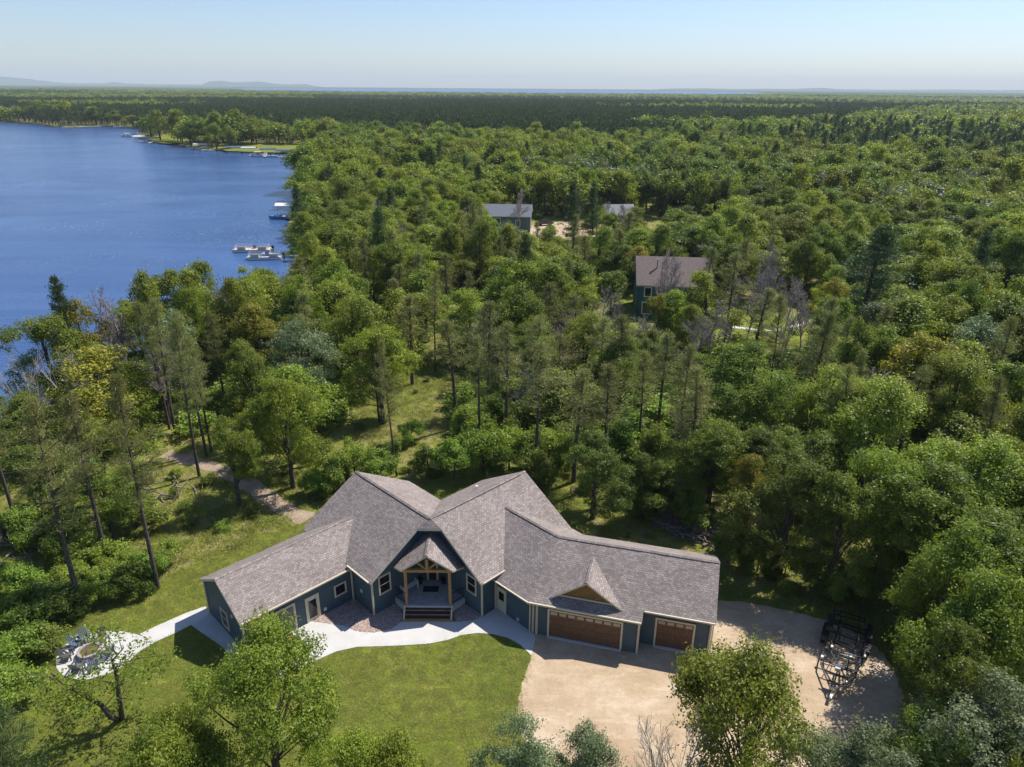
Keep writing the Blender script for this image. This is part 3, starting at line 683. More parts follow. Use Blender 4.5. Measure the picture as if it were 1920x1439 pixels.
for x, lab in ((-6.5, 'dark round planter left of the front door'), (-4.85, 'dark round planter right of the front door')):
    t = empty('planter', (x, 41.72, .6), lab, 'planter')
    m = MB(); m.tube([(0, 0, 0), (0, 0, .2), (0, 0, .42)], [.12, .17, .21], 12); m.build('pot', M['black'], t)
    m = MB()
    for i in range(60):
        a = RNG.uniform(0, 6.28); r = RNG.uniform(.0, .16); q = Vector((r * math.cos(a), r * math.sin(a), RNG.uniform(.42, .68))); d = Vector((math.cos(a), math.sin(a), .6)) * .07; s_ = Vector((-math.sin(a), math.cos(a), 0)) * .03
        m.face([q - d, q + s_, q + d, q - s_])
    m.build('foliage', M['maple'], t)

# ------------------------------------------------------------------ trees: prototypes
def unit(v): return v / (np.linalg.norm(v, axis=-1, keepdims=True) + 1e-9)
def leaf_quads(rng, pos, nrm, a, b, up=None):
    """diamond leaves: half length a, half width b"""
    n = len(pos); r = rng.normal(size=(n, 3)); t1 = unit(np.cross(nrm, r)); t2 = unit(np.cross(nrm, t1))
    if up is not None: t1 = unit(up); t2 = unit(np.cross(t1, rng.normal(size=(n, 3))))
    A = (a * rng.uniform(.7, 1.3, n))[:, None]; B = (b * rng.uniform(.7, 1.3, n))[:, None]
    V = np.stack([pos - t1 * A, pos - t2 * B, pos + t1 * A, pos + t2 * B], 1).reshape(-1, 3)
    return V, np.arange(4 * n).reshape(n, 4)
class Tubes:
    def __init__(s): s.V = []; s.Q = []; s.n = 0
    def add(s, pts, rad, k=5):
        pts = np.asarray(pts, float); m = len(pts); rad = np.broadcast_to(rad, m); d = np.gradient(pts, axis=0); d = unit(d)
        ref = np.tile([[.3, .9, .1]], (m, 1)); a = unit(np.cross(d, ref)); c = np.cross(d, a); t = np.arange(k) * 2 * np.pi / k
        R = pts[:, None] + rad[:, None, None] * (a[:, None] * np.cos(t)[None, :, None] + c[:, None] * np.sin(t)[None, :, None])
        i = np.arange(m * k).reshape(m, k) + s.n; j = np.roll(i, -1, 1)
        s.V.append(R.reshape(-1, 3)); s.Q.append(np.stack([i[:-1], j[:-1], j[1:], i[1:]], -1).reshape(-1, 4)); s.n += m * k
    def mesh(s, name, mat):
        return np_mesh(name, np.concatenate(s.V), np.concatenate(s.Q), mat)

def broadleaf(seed, H, R, base, npuff, nclus, leaf, mat, open_=0.0, lean=(0, 0), sub=9, bark='bark', limbs=True, taper=.18):
    rng = np.random.default_rng(seed); T = Tubes()
    zc = (H + base) / 2; RZ = (H - base) / 2
    nl = int(rng.integers(6, 10)); ld = unit(rng.normal(size=(nl, 3)) + np.array([0, 0, .1])); lr = rng.uniform(.36, .68, nl); lr[0] = .1
    lc = ld * lr[:, None]; ls = rng.uniform(.34, .52, nl); ls[0] = .55
    lc[1] = (rng.normal(0, .12), rng.normal(0, .12), .58); ls[1] = .36
    li = rng.choice(nl, npuff, p=ls ** 2 / (ls ** 2).sum()); d = unit(rng.normal(size=(npuff, 3)) + ld[li] * .7 + np.array([0, 0, .35]))
    U = lc[li] + d * ls[li][:, None] * (rng.uniform(.55, 1, npuff) ** .6)[:, None]
    pr = R * rng.uniform(.10, .23, npuff); tz = 1 + taper - 1.6 * taper * (U[:, 2] + 1) / 2 - taper * .6 * np.maximum(U[:, 2], 0)
    C = np.column_stack([U[:, 0] * R * tz, U[:, 1] * R * tz, zc + U[:, 2] * RZ * .98]); C[:, 2] = np.clip(C[:, 2], base, H - pr * .5)
    C[:, 0] += lean[0] * C[:, 2] / H; C[:, 1] += lean[1] * C[:, 2] / H
    w = pr ** 2 * rng.uniform(.5, 1.25, npuff); w /= w.sum(); cnt = rng.multinomial(nclus, w); idx = np.repeat(np.arange(npuff), cnt)
    q = unit(rng.normal(size=(len(idx), 3)) + np.array([0, 0, .45])); rad = pr[idx] * (rng.uniform(.3, 1.25, len(idx)) ** .6) * (1 + .5 * (rng.uniform(0, 1, len(idx)) > .86))
    st_ = unit(rng.normal(size=(npuff, 3)) * np.array([1, 1, .4])) * rng.uniform(0, .8, npuff)[:, None]
    cc = C[idx] + q * rad[:, None] * np.array([1, 1, .66]) + st_[idx] * (q * st_[idx]).sum(1)[:, None] * rad[:, None]
    ci = np.repeat(np.arange(len(cc)), sub); L = cc[ci] + rng.normal(size=(len(ci), 3)) * leaf * 1.15
    nr = unit(q[ci] * 1.0 + np.array([0, 0, .35]) + rng.normal(size=(len(ci), 3)) * .62)
    V, Q = leaf_quads(rng, L, nr, leaf * .72, leaf * .42)
    zrel = (L[:, 2] - base) / (H - base)
    tint = np.clip(rng.uniform(.15, .75, len(L)) + rng.uniform(-.22, .22, npuff)[idx][ci] + rng.uniform(-.12, .12, len(cc))[ci], 0, 1)
    crown = np_mesh('crown', V, Q, M[mat], tint=np.repeat(tint, 4))
    tr0 = .018 * H + .03; top = np.array([lean[0] * .9, lean[1] * .9, H * .86]); wob = rng.normal(0, .012 * H, (7, 2))
    tp = [np.array([top[0] * t, top[1] * t, top[2] * t]) + np.array([*(wob[i] * (t > 0) * t), 0]) for i, t in enumerate(np.linspace(0, 1, 7))]
    tp[0][2] = -.3; T.add(tp, np.linspace(tr0 * 1.25, tr0 * .25, 7), 6)
    if limbs:
        for i in rng.permutation(npuff)[:min(npuff, 26 if limbs is True else limbs)]:
            e = C[i]; t0 = np.clip(rng.uniform(.25, .6) * e[2] / top[2] + .08, .2, .8); s0 = np.array([np.interp(t0, np.linspace(0, 1, 7), [p[k_] for p in tp]) for k_ in range(3)])
            mid = (s0 + e) / 2 + np.array([*rng.normal(0, .2, 2), rng.uniform(-.1, .35)]); r0 = tr0 * rng.uniform(.25, .42) * (1 - t0 * .6)
            T.add([s0, mid, e], [r0, r0 * .6, r0 * .18], 4)
    return T.mesh('trunk', M[bark]), crown

def pine(seed, H, R, base, nbr, tpb, npt, mat, ln=.28, wd=.035, bark='bark', layer=False, top=.35, dead=True, tuft=.22, limbs=True):
    rng = np.random.default_rng(seed); T = Tubes()
    bx, by = rng.normal(0, .025 * H, 2); zs = np.linspace(0, 1, 8)
    def tk(t): return np.array([bx * t * t, by * t * t, H * .97 * t])
    tp = [tk(t) for t in zs]; tp[0][2] = -.3; r0 = .0115 * H + .03
    T.add(tp, np.linspace(r0 * 1.15, r0 * .2, 8), 6)
    P_, D_, O_ = [], [], []
    for i in range(nbr):
        rel = (i + rng.uniform(0, 1)) / nbr; z = base + (H * .99 - base) * rel
        L = R * ((1 - rel) ** .75 * (.55 + .45 * min(1, rel * 4)) * (1 - top) + top * (1 - rel ** 3)) * rng.uniform(.35, 1.25)
        if layer: z = base + (H * .97 - base) * (round(rel * 11) / 11 + rng.normal(0, .008))
        az = rng.uniform(0, 6.283); up = (.05 if layer else .18) + rel * .6 + rng.normal(0, .12); s0 = tk(z / (H * .97))
        dv = np.array([math.cos(az), math.sin(az), up]); dv /= np.linalg.norm(dv)
        e = s0 + dv * L; mid = (s0 + e) / 2 - np.array([0, 0, .07 * L])
        if limbs: T.add([s0, mid, e], [.035 + .01 * L, .02, .008], 3)
        for j in range(tpb):
            t = rng.uniform(.22, 1.05) if j else 1.0; sp = (1 - abs(t - .75)) * L * .28
            side = np.array([-dv[1], dv[0], 0]) * rng.normal(0, sp); p = s0 + dv * L * t + side + np.array([0, 0, rng.normal(.04, tuft * .4) - (.05 if t < .8 else 0)])
            P_.append(p); D_.append(dv + side * .5 / (L + .1)); O_.append(rng.uniform(-.15, .15))
    if dead:
        for i in range(int(nbr * .25)):
            z = rng.uniform(base * .35, base * 1.1); az = rng.uniform(0, 6.283); L = rng.uniform(.4, 1.4); s0 = tk(z / (H * .97)); T.add([s0, s0 + np.array([math.cos(az) * L, math.sin(az) * L, L * rng.uniform(-.25, .2)])], [.022, .006], 3)
    P_ = np.array(P_); D_ = np.array(D_); O_ = np.array(O_)
    ci = np.repeat(np.arange(len(P_)), npt); nd = unit(rng.normal(size=(len(ci), 3)) + unit(D_[ci]) * .9 + np.array([0, 0, .45]))
    pos = P_[ci] + nd * ln * .5 + rng.normal(size=(len(ci), 3)) * tuft * np.array([1, 1, .35])
    V, Q = leaf_quads(rng, pos, nd, ln * .5, wd, up=nd)
    tint = np.clip(rng.uniform(.1, .8, len(ci)) + O_[ci], 0, 1)
    return T.mesh('trunk', M[bark]), np_mesh('crown', V, Q, M[mat], tint=np.repeat(tint, 4))

def bare(seed, H, R, n1, depth, bark='bark_grey', multi=1, twig=.012, spread=.55):
    """leafless tree: returns (trunk, branches)"""
    rng = np.random.default_rng(seed); T = Tubes(); B = Tubes()
    def grow(p, d, L, r, lev):
        m = 4; pts = [p]; q = p.copy(); dd = d.copy()
        for i in range(m): dd = unit(dd + rng.normal(0, .13, 3) + np.array([0, 0, .07])); q = q + dd * L / m; pts.append(q.copy())
        (T if lev == 0 else B).add(pts, np.linspace(r, max(r * .45, twig * .5), m + 1), 5 if lev == 0 else (4 if lev == 1 else 3))
        if lev >= depth: return
        for i in range(n1[lev]):
            t = rng.uniform(.28 if lev == 0 else .15, 1.0); j = min(int(t * m), m - 1); s0 = pts[j] + (pts[j + 1] - pts[j]) * (t * m - j)
            ax = unit(np.cross(dd, rng.normal(size=3))); nd = unit(dd * (1 - spread * rng.uniform(.5, 1.1)) + ax * spread * rng.uniform(.7, 1.3) + np.array([0, 0, .15]))
            grow(s0, nd, L * rng.uniform(.38, .6) * (1.1 - .45 * t), max(r * .45 * (1.1 - .5 * t), twig * .55), lev + 1)
    for i in range(multi):
        az = rng.uniform(0, 6.28); l_ = 0 if multi == 1 else .28
        grow(np.array([0, 0, -.2]) + (np.array([math.cos(az), math.sin(az), 0]) * .15 * (multi > 1)), unit(np.array([math.cos(az) * l_, math.sin(az) * l_, 1.0])), H * .8 * rng.uniform(.8, 1.05), (.012 * H + .02) / (1 + .25 * (multi - 1)), 0)
    return T.mesh('trunk', M[bark]), B.mesh('branches', M[bark])

PROTO = {}
def P_(key, lst): PROTO[key] = lst
# height 10 m, radius as given; every tree is scaled from these
P_(('oak', 0), [broadleaf(s, 10, 3.7, 1.5, 88, 3900, .098, 'oak', open_=.3, sub=9) for s in (11, 12, 13)])
P_(('coneoak', 0), [broadleaf(19, 10, 3.7, .3, 100, 4800, .092, 'oak', sub=9, taper=.5)])
P_(('oak', 1), [broadleaf(s, 10, 3.6, 1.6, 84, 2100, .145, 'oak', sub=8) for s in (21, 22, 23, 24, 25)])
P_(('oak', 2), [broadleaf(s, 10, 3.7, 2.5, 60, 560, .30, 'oak', sub=6, limbs=7) for s in (31, 32, 33, 34)])
P_(('maple', 0), [broadleaf(s, 10, 3.3, .7, 84, 3800, .095, 'maple', sub=9) for s in (41, 42)])
P_(('maple', 1), [broadleaf(s, 10, 3.3, 1.0, 80, 2000, .145, 'maple', sub=8) for s in (51, 52, 53)])
P_(('maple', 2), [broadleaf(s, 10, 3.5, 2.2, 56, 560, .30, 'maple', sub=6, limbs=7) for s in (61, 62)])
P_(('silver', 0), [broadleaf(s, 10, 3.4, 2, 76, 3400, .095, 'silver') for s in (71,)])
P_(('silver', 1), [broadleaf(s, 10, 3.6, 2, 76, 1800, .145, 'silver', sub=8) for s in (72,)])
P_(('silver', 2), [broadleaf(s, 10, 3.6, 2, 38, 330, .42, 'silver', sub=6, limbs=7) for s in (73,)])
P_(('yellow', 0), [broadleaf(s, 10, 3.2, 2.0, 60, 2400, .095, 'yellow', open_=.6) for s in (81,)])
P_(('yellow', 1), [broadleaf(s, 10, 3.2, 2.4, 56, 1300, .14, 'yellow', open_=.6, sub=7) for s in (82,)])
P_(('jack', 0), [pine(s, 10, 2.1, b_, n_, 10, 12, 'jack', .24, .013, top=t_, tuft=.15) for s, b_, n_, t_ in ((91, 5.0, 46, .15), (92, 5.8, 38, .5), (93, 4.4, 50, .05))])
P_(('jack', 1), [pine(s, 10, 2.1, b_, n_, 9, 11, 'jack', .27, .019, top=t_, tuft=.17) for s, b_, n_, t_ in ((94, 3.2, 54, .1), (95, 4.4, 42, .55), (96, 2.2, 60, .0), (97, 3.6, 40, .35), (107, 2.8, 48, .2))])
P_(('jack', 2), [pine(s, 10, 2.1, 3.0, 40, 7, 6, 'jack', .42, .045, top=.1, dead=False, limbs=False) for s in (98, 99)])
P_(('white', 0), [pine(s, 10, 2.6, 1.6, 100, 10, 14, 'white', .30, .018, layer=True, dead=False) for s in (101,)])
P_(('white', 1), [pine(s, 10, 2.6, 1.6, 90, 8, 11, 'white', .34, .030, layer=True, dead=False) for s in (102, 103)])
P_(('white', 2), [pine(s, 10, 2.5, 1.8, 50, 7, 7, 'white', .48, .065, layer=True, dead=False, limbs=False) for s in (104, 105)])
P_(('rust', 1), [pine(s, 10, 2.3, 1.5, 70, 8, 10, 'rust', .30, .026, dead=False) for s in (106,)])
P_(('dead', 0), [bare(s, 10, 3, (13, 10, 9), 3, twig=.016) for s in (111, 112, 113)])
P_(('dead', 1), [bare(s, 10, 3, (12, 9, 8), 3, twig=.028) for s in (114, 115, 116)])
P_(('bleached', 0), [bare(s, 10, 3, (7, 5, 4), 3, bark='bark_white', twig=.02, multi=3) for s in (117,)])
P_(('bush', 0), [broadleaf(s, 10, 6.2, -.5, 34, 1100, .34, 'shrub', limbs=6) for s in (121, 122, 123)])
P_(('bush', 1), [broadleaf(s, 10, 6.2, -.5, 30, 260, .62, 'shrub', sub=6, limbs=3) for s in (124, 125)])
P_(('darkbush', 0), [broadleaf(s, 10, 5.8, -.5, 34, 1100, .34, 'maple', limbs=6) for s in (126,)])

KIND = {'oak': ('oak_tree', 'oak tree'), 'coneoak': ('oak_tree', 'oak tree'), 'maple': ('maple_tree', 'maple tree'), 'silver': ('silver_leaved_tree', 'tree'), 'yellow': ('thin_crowned_tree', 'tree'), 'jack': ('pine_tree', 'pine tree'),
        'white': ('white_pine', 'pine tree'), 'rust': ('dead_pine', 'pine tree'), 'dead': ('bare_tree', 'bare tree'), 'bleached': ('bleached_snag', 'dead tree'), 'bush': ('bush', 'bush'), 'darkbush': ('bush', 'bush')}
def place(kind, lod, x, y, h, r, label, group=None, z=0.0, rz=None, var=None, tilt=None):
    L = PROTO.get((kind, lod)) or PROTO.get((kind, 1)) or PROTO[(kind, 0)]
    tm, cm = L[(var if var is not None else int(RNG.integers(0, 99))) % len(L)]
    t = empty(KIND[kind][0], (x, y, z), label, KIND[kind][1], group, rz if rz is not None else RNG.uniform(0, 6.28))
    R0 = {'oak': 3.7, 'coneoak': 3.7, 'maple': 3.4, 'silver': 3.5, 'yellow': 3.2, 'jack': 2.1, 'white': 2.6, 'rust': 2.3, 'dead': 3.0, 'bleached': 3.0, 'bush': 6.2, 'darkbush': 5.8}[kind]
    t.scale = (r / R0 * RNG.uniform(.84, 1.2), r / R0 * RNG.uniform(.84, 1.2), h / 10)
    if tilt: t.rotation_euler = (tilt[0], tilt[1], 0)
    for nm, me in (('trunk', tm), ('branches' if kind in ('dead', 'bleached') else 'crown', cm)):
        o = bpy.data.objects.new(nm, me); COL.objects.link(o); o.parent = t
    return t

# ------------------------------------------------------------------ trees one can point to in the photograph
HERO = []      # (x, y, radius) for the spacing of the rest
ORD = ['leftmost', 'second', 'third', 'fourth', 'fifth', 'sixth', 'seventh', 'eighth', 'ninth', 'tenth', 'eleventh', 'twelfth', 'thirteenth', 'fourteenth', 'fifteenth', 'sixteenth', 'seventeenth', 'eighteenth', 'nineteenth', 'twentieth', 'twenty-first', 'twenty-second']
def row_labels(pts, what, where, cuts):
    out = {}
    for nm, lo, hi in cuts:
        for i, p in enumerate(sorted([p for p in pts if lo <= p[1] < hi], key=lambda p: p[0])):
            out[tuple(p[:2])] = '%s %s in the %s row %s' % (ORD[i] if i == 0 else ORD[i] + ' from left', what, nm, where)
    return out
def hero(kind, px, py, h, r, label, base=False, group=None, cat=None, tilt=None, var=None):
    x, y = un(px, py, 0 if base else h * .97)
    for _ in range(60):
        q = np.array([[x, y]])
        if not (in_poly(q, LAKE)[0] or d_poly(q, LAKE)[0] < 2.0) or math.hypot(x, y) < 60: break
        x, y = (x * 1.012 + .35, y * 1.012) if math.hypot(x, y) > 230 else (x * .988 + .3, y * .988)
    D = math.hypot(x, y); lod = 0 if D < 88 else (1 if D < 260 else 2); r *= 1.15 if (kind in ('oak', 'maple') and D > 48 and r < 6) else 1.0
    HERO.append((x, y, r)); t = place(kind, lod, x, y, h, r, label, group, tilt=tilt, var=var)
    return t
# foreground, along the lower edge of the picture
hero('coneoak', 476, 1185, 11.4, 3.35, 'large leafy oak in front of the left garage door and patio table', var=0)
hero('oak', 1432, 1238, 11.0, 4.4, 'broad green oak in the foreground below the single garage door', var=1)
hero('oak', 285, 1362, 9.0, 3.0, 'light green oak at the bottom edge left of the big patio oak', var=2)
hero('white', -75, 1285, 11, 2.3, 'dark pine in the bottom left corner')
hero('oak', 645, 1375, 8, 2.3, 'bright oak crown at the bottom edge right of the big patio oak')
hero('oak', 745, 1392, 7.5, 2.4, 'small yellow green treetop on the lawn at the bottom edge')
hero('silver', 985, 1376, 8, 2.7, 'blue green treetop where lawn and drive meet at the bottom edge')
hero('silver', 1120, 1398, 7.5, 2.6, 'thin leafy treetop at the bottom edge of the sand drive')
hero('bleached', 1250, 1325, 8.5, 2.2, 'bare grey dead tree beside the foreground oak on the drive')
hero('silver', 1612, 1372, 8.5, 2.7, 'blue green treetop at the bottom edge right of the foreground oak')
hero('silver', 1880, 1285, 10, 3.4, 'silvery leaved tree in the bottom right corner')
hero('maple', 1830, 1185, 10.5, 3.5, 'dark maple at the right edge of the sand drive')
hero('maple', 1765, 1350, 8, 2.6, 'small maple in the shade right of the drive, near the bottom edge')
hero('oak', 1890, 1075, 12, 4.0, 'tall oak above the drive near the right edge')
hero('oak', 1815, 985, 12, 4.0, 'oak behind the trailers, left of the tall right edge oak')
hero('maple', 1900, 960, 12, 4.2, 'dark maple crown at the right edge above the tall oak')
# the right-hand woods near the house
for i, (x, y, h, r, k_, lab) in enumerate([
    (1420, 655, 11.5, 4.9, 'oak', 'wide bright oak crown right of the neighbour lawn'), (1560, 690, 11, 4.2, 'oak', 'oak crown on the right of the wide bright one'), (1655, 715, 12.5, 4.8, 'oak', 'high rounded oak crown in the middle of the right hand woods'),
    (1815, 665, 12, 4.4, 'oak', 'oak crown right of the high rounded one'), (1705, 560, 12, 4.5, 'oak', 'sunlit oak above the high rounded crown'), (1800, 480, 12, 5.0, 'oak', 'sunlit oak near the right edge below the white pines'), (1890, 560, 12, 4.6, 'oak', 'sunlit oak cut by the right edge of the photo'),
    (1418, 865, 8.5, 2.7, 'yellow', 'small yellow green tree behind the garage'), (1330, 800, 9, 2.9, 'maple', 'dark maple behind the link between house and garage'), (1500, 860, 10.5, 3.6, 'maple', 'dark maple right of the small yellow green tree'),
    (1600, 885, 10.5, 3.6, 'maple', 'dark maple in the shade behind the trailers'), (1690, 850, 11.5, 3.9, 'oak', 'oak crown above the dark maples'), (1850, 830, 12, 4.0, 'oak', 'oak crown near the right edge half way up'), (1780, 880, 11.5, 3.8, 'maple', 'dark maple between two oaks on the right'),
    (1330, 515, 11, 3.8, 'oak', 'oak in front of the brown roofed neighbour house'), (1240, 552, 9, 2.8, 'yellow', 'smaller tree at the wall of the brown roofed neighbour house'), (1120, 815, 8.2, 2.8, 'maple', 'dark round maple just behind the right wing of the house'),
    (1215, 850, 6.5, 2.1, 'maple', 'small dark maple right of the round one behind the house'), (1275, 880, 5.5, 2.0, 'maple', 'low dark maple left of the brush pile')]):
    hero(k_, x, y, h, r, lab)
for x, y, h, r, k_, lab in [(1395, 960, 8.5, 2.8, 'maple', 'dark maple at the back corner of the garage'), (1500, 975, 8.5, 2.9, 'maple', 'dark maple at the top end of the drive'), (1705, 1035, 9, 3.0, 'maple', 'dark maple shading the rear of the trailers'),
    (1325, 965, 9, 2.8, 'oak', 'oak behind the garage ridge')]:
    hero(k_, x, y, h, r, lab, base=True)
# left side: between the yard and the lake
hero('jack', 297, 1103, 16.6, 2.5, 'tall pine with a long bare trunk at the lawn edge', base=True)
hero('jack', 155, 1150, 16.0, 2.7, 'tall leaning pine nearest the fire pit patio', base=True)
hero('jack', 203, 1057, 14.0, 2.3, 'slim pine between the two tall lawn edge pines', base=True)
hero('jack', 40, 1010, 15, 2.3, 'pine trunk at the left edge above the patio, the right one of two', base=True)
hero('jack', 12, 1015, 15, 2.2, 'pine trunk at the left edge above the patio, the left one of two', base=True)
hero('jack', 387, 855, 14.5, 2.0, 'slim pine trunk standing beside the gravel path end', base=True)
hero('jack', 374, 895, 15.2, 2.1, 'slim tall pine just below the gravel path end', base=True)
hero('jack', 330, 815, 14.5, 2.2, 'dark pine trunk left of the gravel path end', base=True)
hero('jack', 318, 805, 14.0, 2.0, 'dark pine trunk by the lake, one of a close pair', base=True)
hero('jack', 744, 893, 13.4, 1.7, 'leaning thin pine behind the left wing of the house', base=True, tilt=(0, -.06))
hero('oak', 550, 915, 11.2, 3.3, 'bright oak left of the house beside the gravel path', base=True)
hero('oak', 450, 950, 8.6, 2.3, 'small round oak casting its shadow on the gravel path', base=True)
hero('oak', 215, 1012, 7.5, 2.5, 'low bushy oak among the pines left of the lawn', base=True)
for x, y, h, r, k_, lab in [
    (70, 590, 12, 3.6, 'oak', 'oak on the lake shore at the far left'), (135, 560, 12.5, 3.2, 'yellow', 'thin crowned lakeside tree at the far left'), (100, 532, 14.5, 2.2, 'white', 'dark pine top standing against the lake at the left'), (205, 545, 13, 3.6, 'dead', 'grey half bare tree against the lake'),
    (262, 515, 14.5, 2.7, 'oak', 'tall oak against the lake, the left one of two'), (355, 535, 13, 2.6, 'oak', 'oak against the lake, the right one of two'), (285, 600, 12, 3.4, 'dead', 'bare grey tree in front of the two tall lakeside oaks'),
    (22, 640, 9.5, 2.6, 'bleached', 'bleached dead tree at the left edge by the water'), (120, 640, 10, 2.8, 'bleached', 'pale dead trunks below the lakeside oak'), (185, 590, 12, 2.8, 'dead', 'sparse grey tree between the lakeside oaks'),
    (395, 590, 11.5, 2.0, 'jack', 'pine right of the lakeside oaks'), (360, 640, 12, 2.2, 'jack', 'pine in front of the right lakeside oak'), (480, 575, 12, 3.7, 'yellow', 'reddish green oak by the water'), (560, 605, 12, 4.4, 'silver', 'wide silvery leaved tree left of the clearing'),
    (660, 560, 12, 3.9, 'oak', 'oak behind the silvery tree'), (705, 610, 11.5, 3.8, 'oak', 'bright oak at the left edge of the clearing'), (540, 505, 11.5, 4.0, 'oak', 'oak by the shore below the pontoon boats'), (630, 490, 12, 4.0, 'oak', 'oak right of the pontoon boats'),
    (460, 640, 11, 3.2, 'maple', 'dark maple behind the silvery tree'), (522, 325, 14, 2.0, 'white', 'dark narrow pine leaning over the lake'),
    (170, 790, 6.5, 2.6, 'oak', 'low oak behind the tall leaning pine'), (60, 830, 7, 2.8, 'maple', 'dark bushy maple at the left edge by the lake'), (20, 740, 8, 2.8, 'maple', 'dark maple below the bleached dead tree'),
    (650, 440, 12, 4.5, 'oak', 'big oak by the small dock'), (600, 470, 11, 4, 'oak', 'shore oak just right of the docked boats'), (570, 400, 12, 4.2, 'oak', 'shore oak behind the boat lift'), (595, 345, 12, 4.2, 'oak', 'shore oak beyond the boat lift')]:
    hero(k_, x, y, h, r, lab)
for x, y, h, r, k_, lab in [(285, 214, 18, 8, 'oak', 'first big oak at the left end of the far shore'), (330, 208, 19, 8, 'oak', 'second big oak along the far shore'), (368, 218, 17, 7, 'maple', 'dark tree in the middle of the far shore'), (400, 212, 19, 8, 'maple', 'darkest broad tree on the far shore'), (440, 206, 20, 8, 'oak', 'tallest bright oak on the far shore'),
    (475, 218, 17, 8, 'oak', 'broad oak behind the far boat lifts'), (508, 214, 16, 5, 'yellow', 'slim yellow green tree on the far shore'), (560, 228, 17, 8, 'oak', 'oak at the right end of the far shore'), (610, 222, 18, 8, 'oak', 'oak where the far shore meets the woods'), (650, 232, 17, 8, 'oak', 'oak right of the far shore'), (345, 236, 13, 6, 'maple', 'low dark tree at the far shore water'), (420, 240, 13, 7, 'maple', 'low dark crown over the far boats'),
    (205, 214, 13, 8, 'oak', 'bushy oak left of the far shore'), (170, 205, 15, 8, 'oak', 'big oak on the farthest shore'), (120, 190, 20, 10, 'oak', 'rounded oak on the farthest shore'), (70, 190, 19, 10, 'oak', 'broad oak at the farthest left shore'), (20, 200, 15, 8, 'dead', 'grey bare tree on the farthest left shore'), (240, 222, 10, 7, 'yellow', 'low bright bush on the farthest shore')]:
    hero(k_, x, y, h, r, lab)
for x, y, h, r, k_, lab in [(1265, 548, 9, 2.8, 'oak', 'leafy oak covering the middle of the brown roofed house'), (1300, 575, 8.5, 2.6, 'oak', 'lower oak at the right corner of the brown roofed house'), (1225, 620, 7, 2.4, 'maple', 'dark low maple hiding the foot of the teal wall'), (1240, 470, 12, 2.6, 'dead', 'grey bare crown rising above the brown roof'),
    (1122, 388, 8.5, 3.0, 'oak', 'oak covering the left side of the small neighbour shed'), (1152, 402, 7.5, 2.6, 'oak', 'low oak in front of the small neighbour shed'), (1170, 372, 10, 3.2, 'dead', 'grey bare crown right over the small neighbour shed'), (1190, 392, 9, 3.4, 'oak', 'oak covering the right side of the small neighbour shed'), (1010, 600, 10, 3.4, 'oak', 'broad oak standing among the front pines'), (1100, 590, 10.5, 3.4, 'oak', 'oak in the middle of the pine stand'), (1170, 640, 10, 3.2, 'oak', 'oak at the right of the pine stand'), (960, 540, 10.5, 3.6, 'oak', 'oak at the rear of the pine stand'), (880, 545, 10, 3.4, 'oak', 'oak left of the rear pines'),
    (1060, 560, 9.5, 2.6, 'dead', 'bare grey tree in the pine stand'), (985, 660, 9, 2.2, 'dead', 'thin bare tree in front of the pine stand'), (950, 425, 7, 2.6, 'oak', 'small oak below the windows of the grey neighbour house'), (915, 440, 7, 2.8, 'oak', 'small oak below the left end of the grey neighbour house'), (1040, 425, 9, 3.4, 'oak', 'rounded oak hiding the front of the sandy neighbour drive'), (1100, 445, 8, 3.2, 'oak', 'oak below the sandy neighbour drive'), (1178, 400, 11, 3.4, 'jack', 'pine beside the small neighbour shed'), (1200, 420, 10, 3.2, 'oak', 'oak right of the small neighbour shed'),
    (1078, 345, 15, 3.6, 'white', 'tall pine standing over the sandy neighbour drive'), (1115, 350, 15, 3.2, 'white', 'second tall pine over the sandy neighbour drive'), (985, 435, 8, 3.0, 'oak', 'oak at the right corner of the grey neighbour house'), (1150, 430, 8, 3.2, 'maple', 'dark maple below the small neighbour shed'), (1000, 470, 11, 3.8, 'oak', 'large dark trunked oak in the middle of the valley'), (1080, 480, 10, 3.6, 'oak', 'oak left of the brown roofed house'),
    (1150, 500, 9, 3.2, 'maple', 'dark maple at the left wall of the brown roofed house'), (1220, 600, 8, 2.4, 'dead', 'bare sapling in front of the teal wall'), (1350, 560, 10, 3.0, 'dead', 'bare tree beside the sunny neighbour lawn'), (1420, 500, 12, 3.4, 'dead', 'bare tree behind the sunny neighbour lawn'), (1490, 500, 11, 3.2, 'dead', 'bare tree right behind the sunny neighbour lawn'), (1480, 580, 9, 2.6, 'dead', 'slim bare tree at the right end of the pale path')]:
    hero(k_, x, y, h, r, lab)
hero('rust', 877, 405, 9, 2.2, 'rust brown dead pine left of the grey neighbour house')
hero('white', 1650, 430, 15, 5.2, 'large dark white pine with spreading branches on the right')
hero('yellow', 1570, 520, 10.5, 3.2, 'orange tinged oak left of the large white pine')
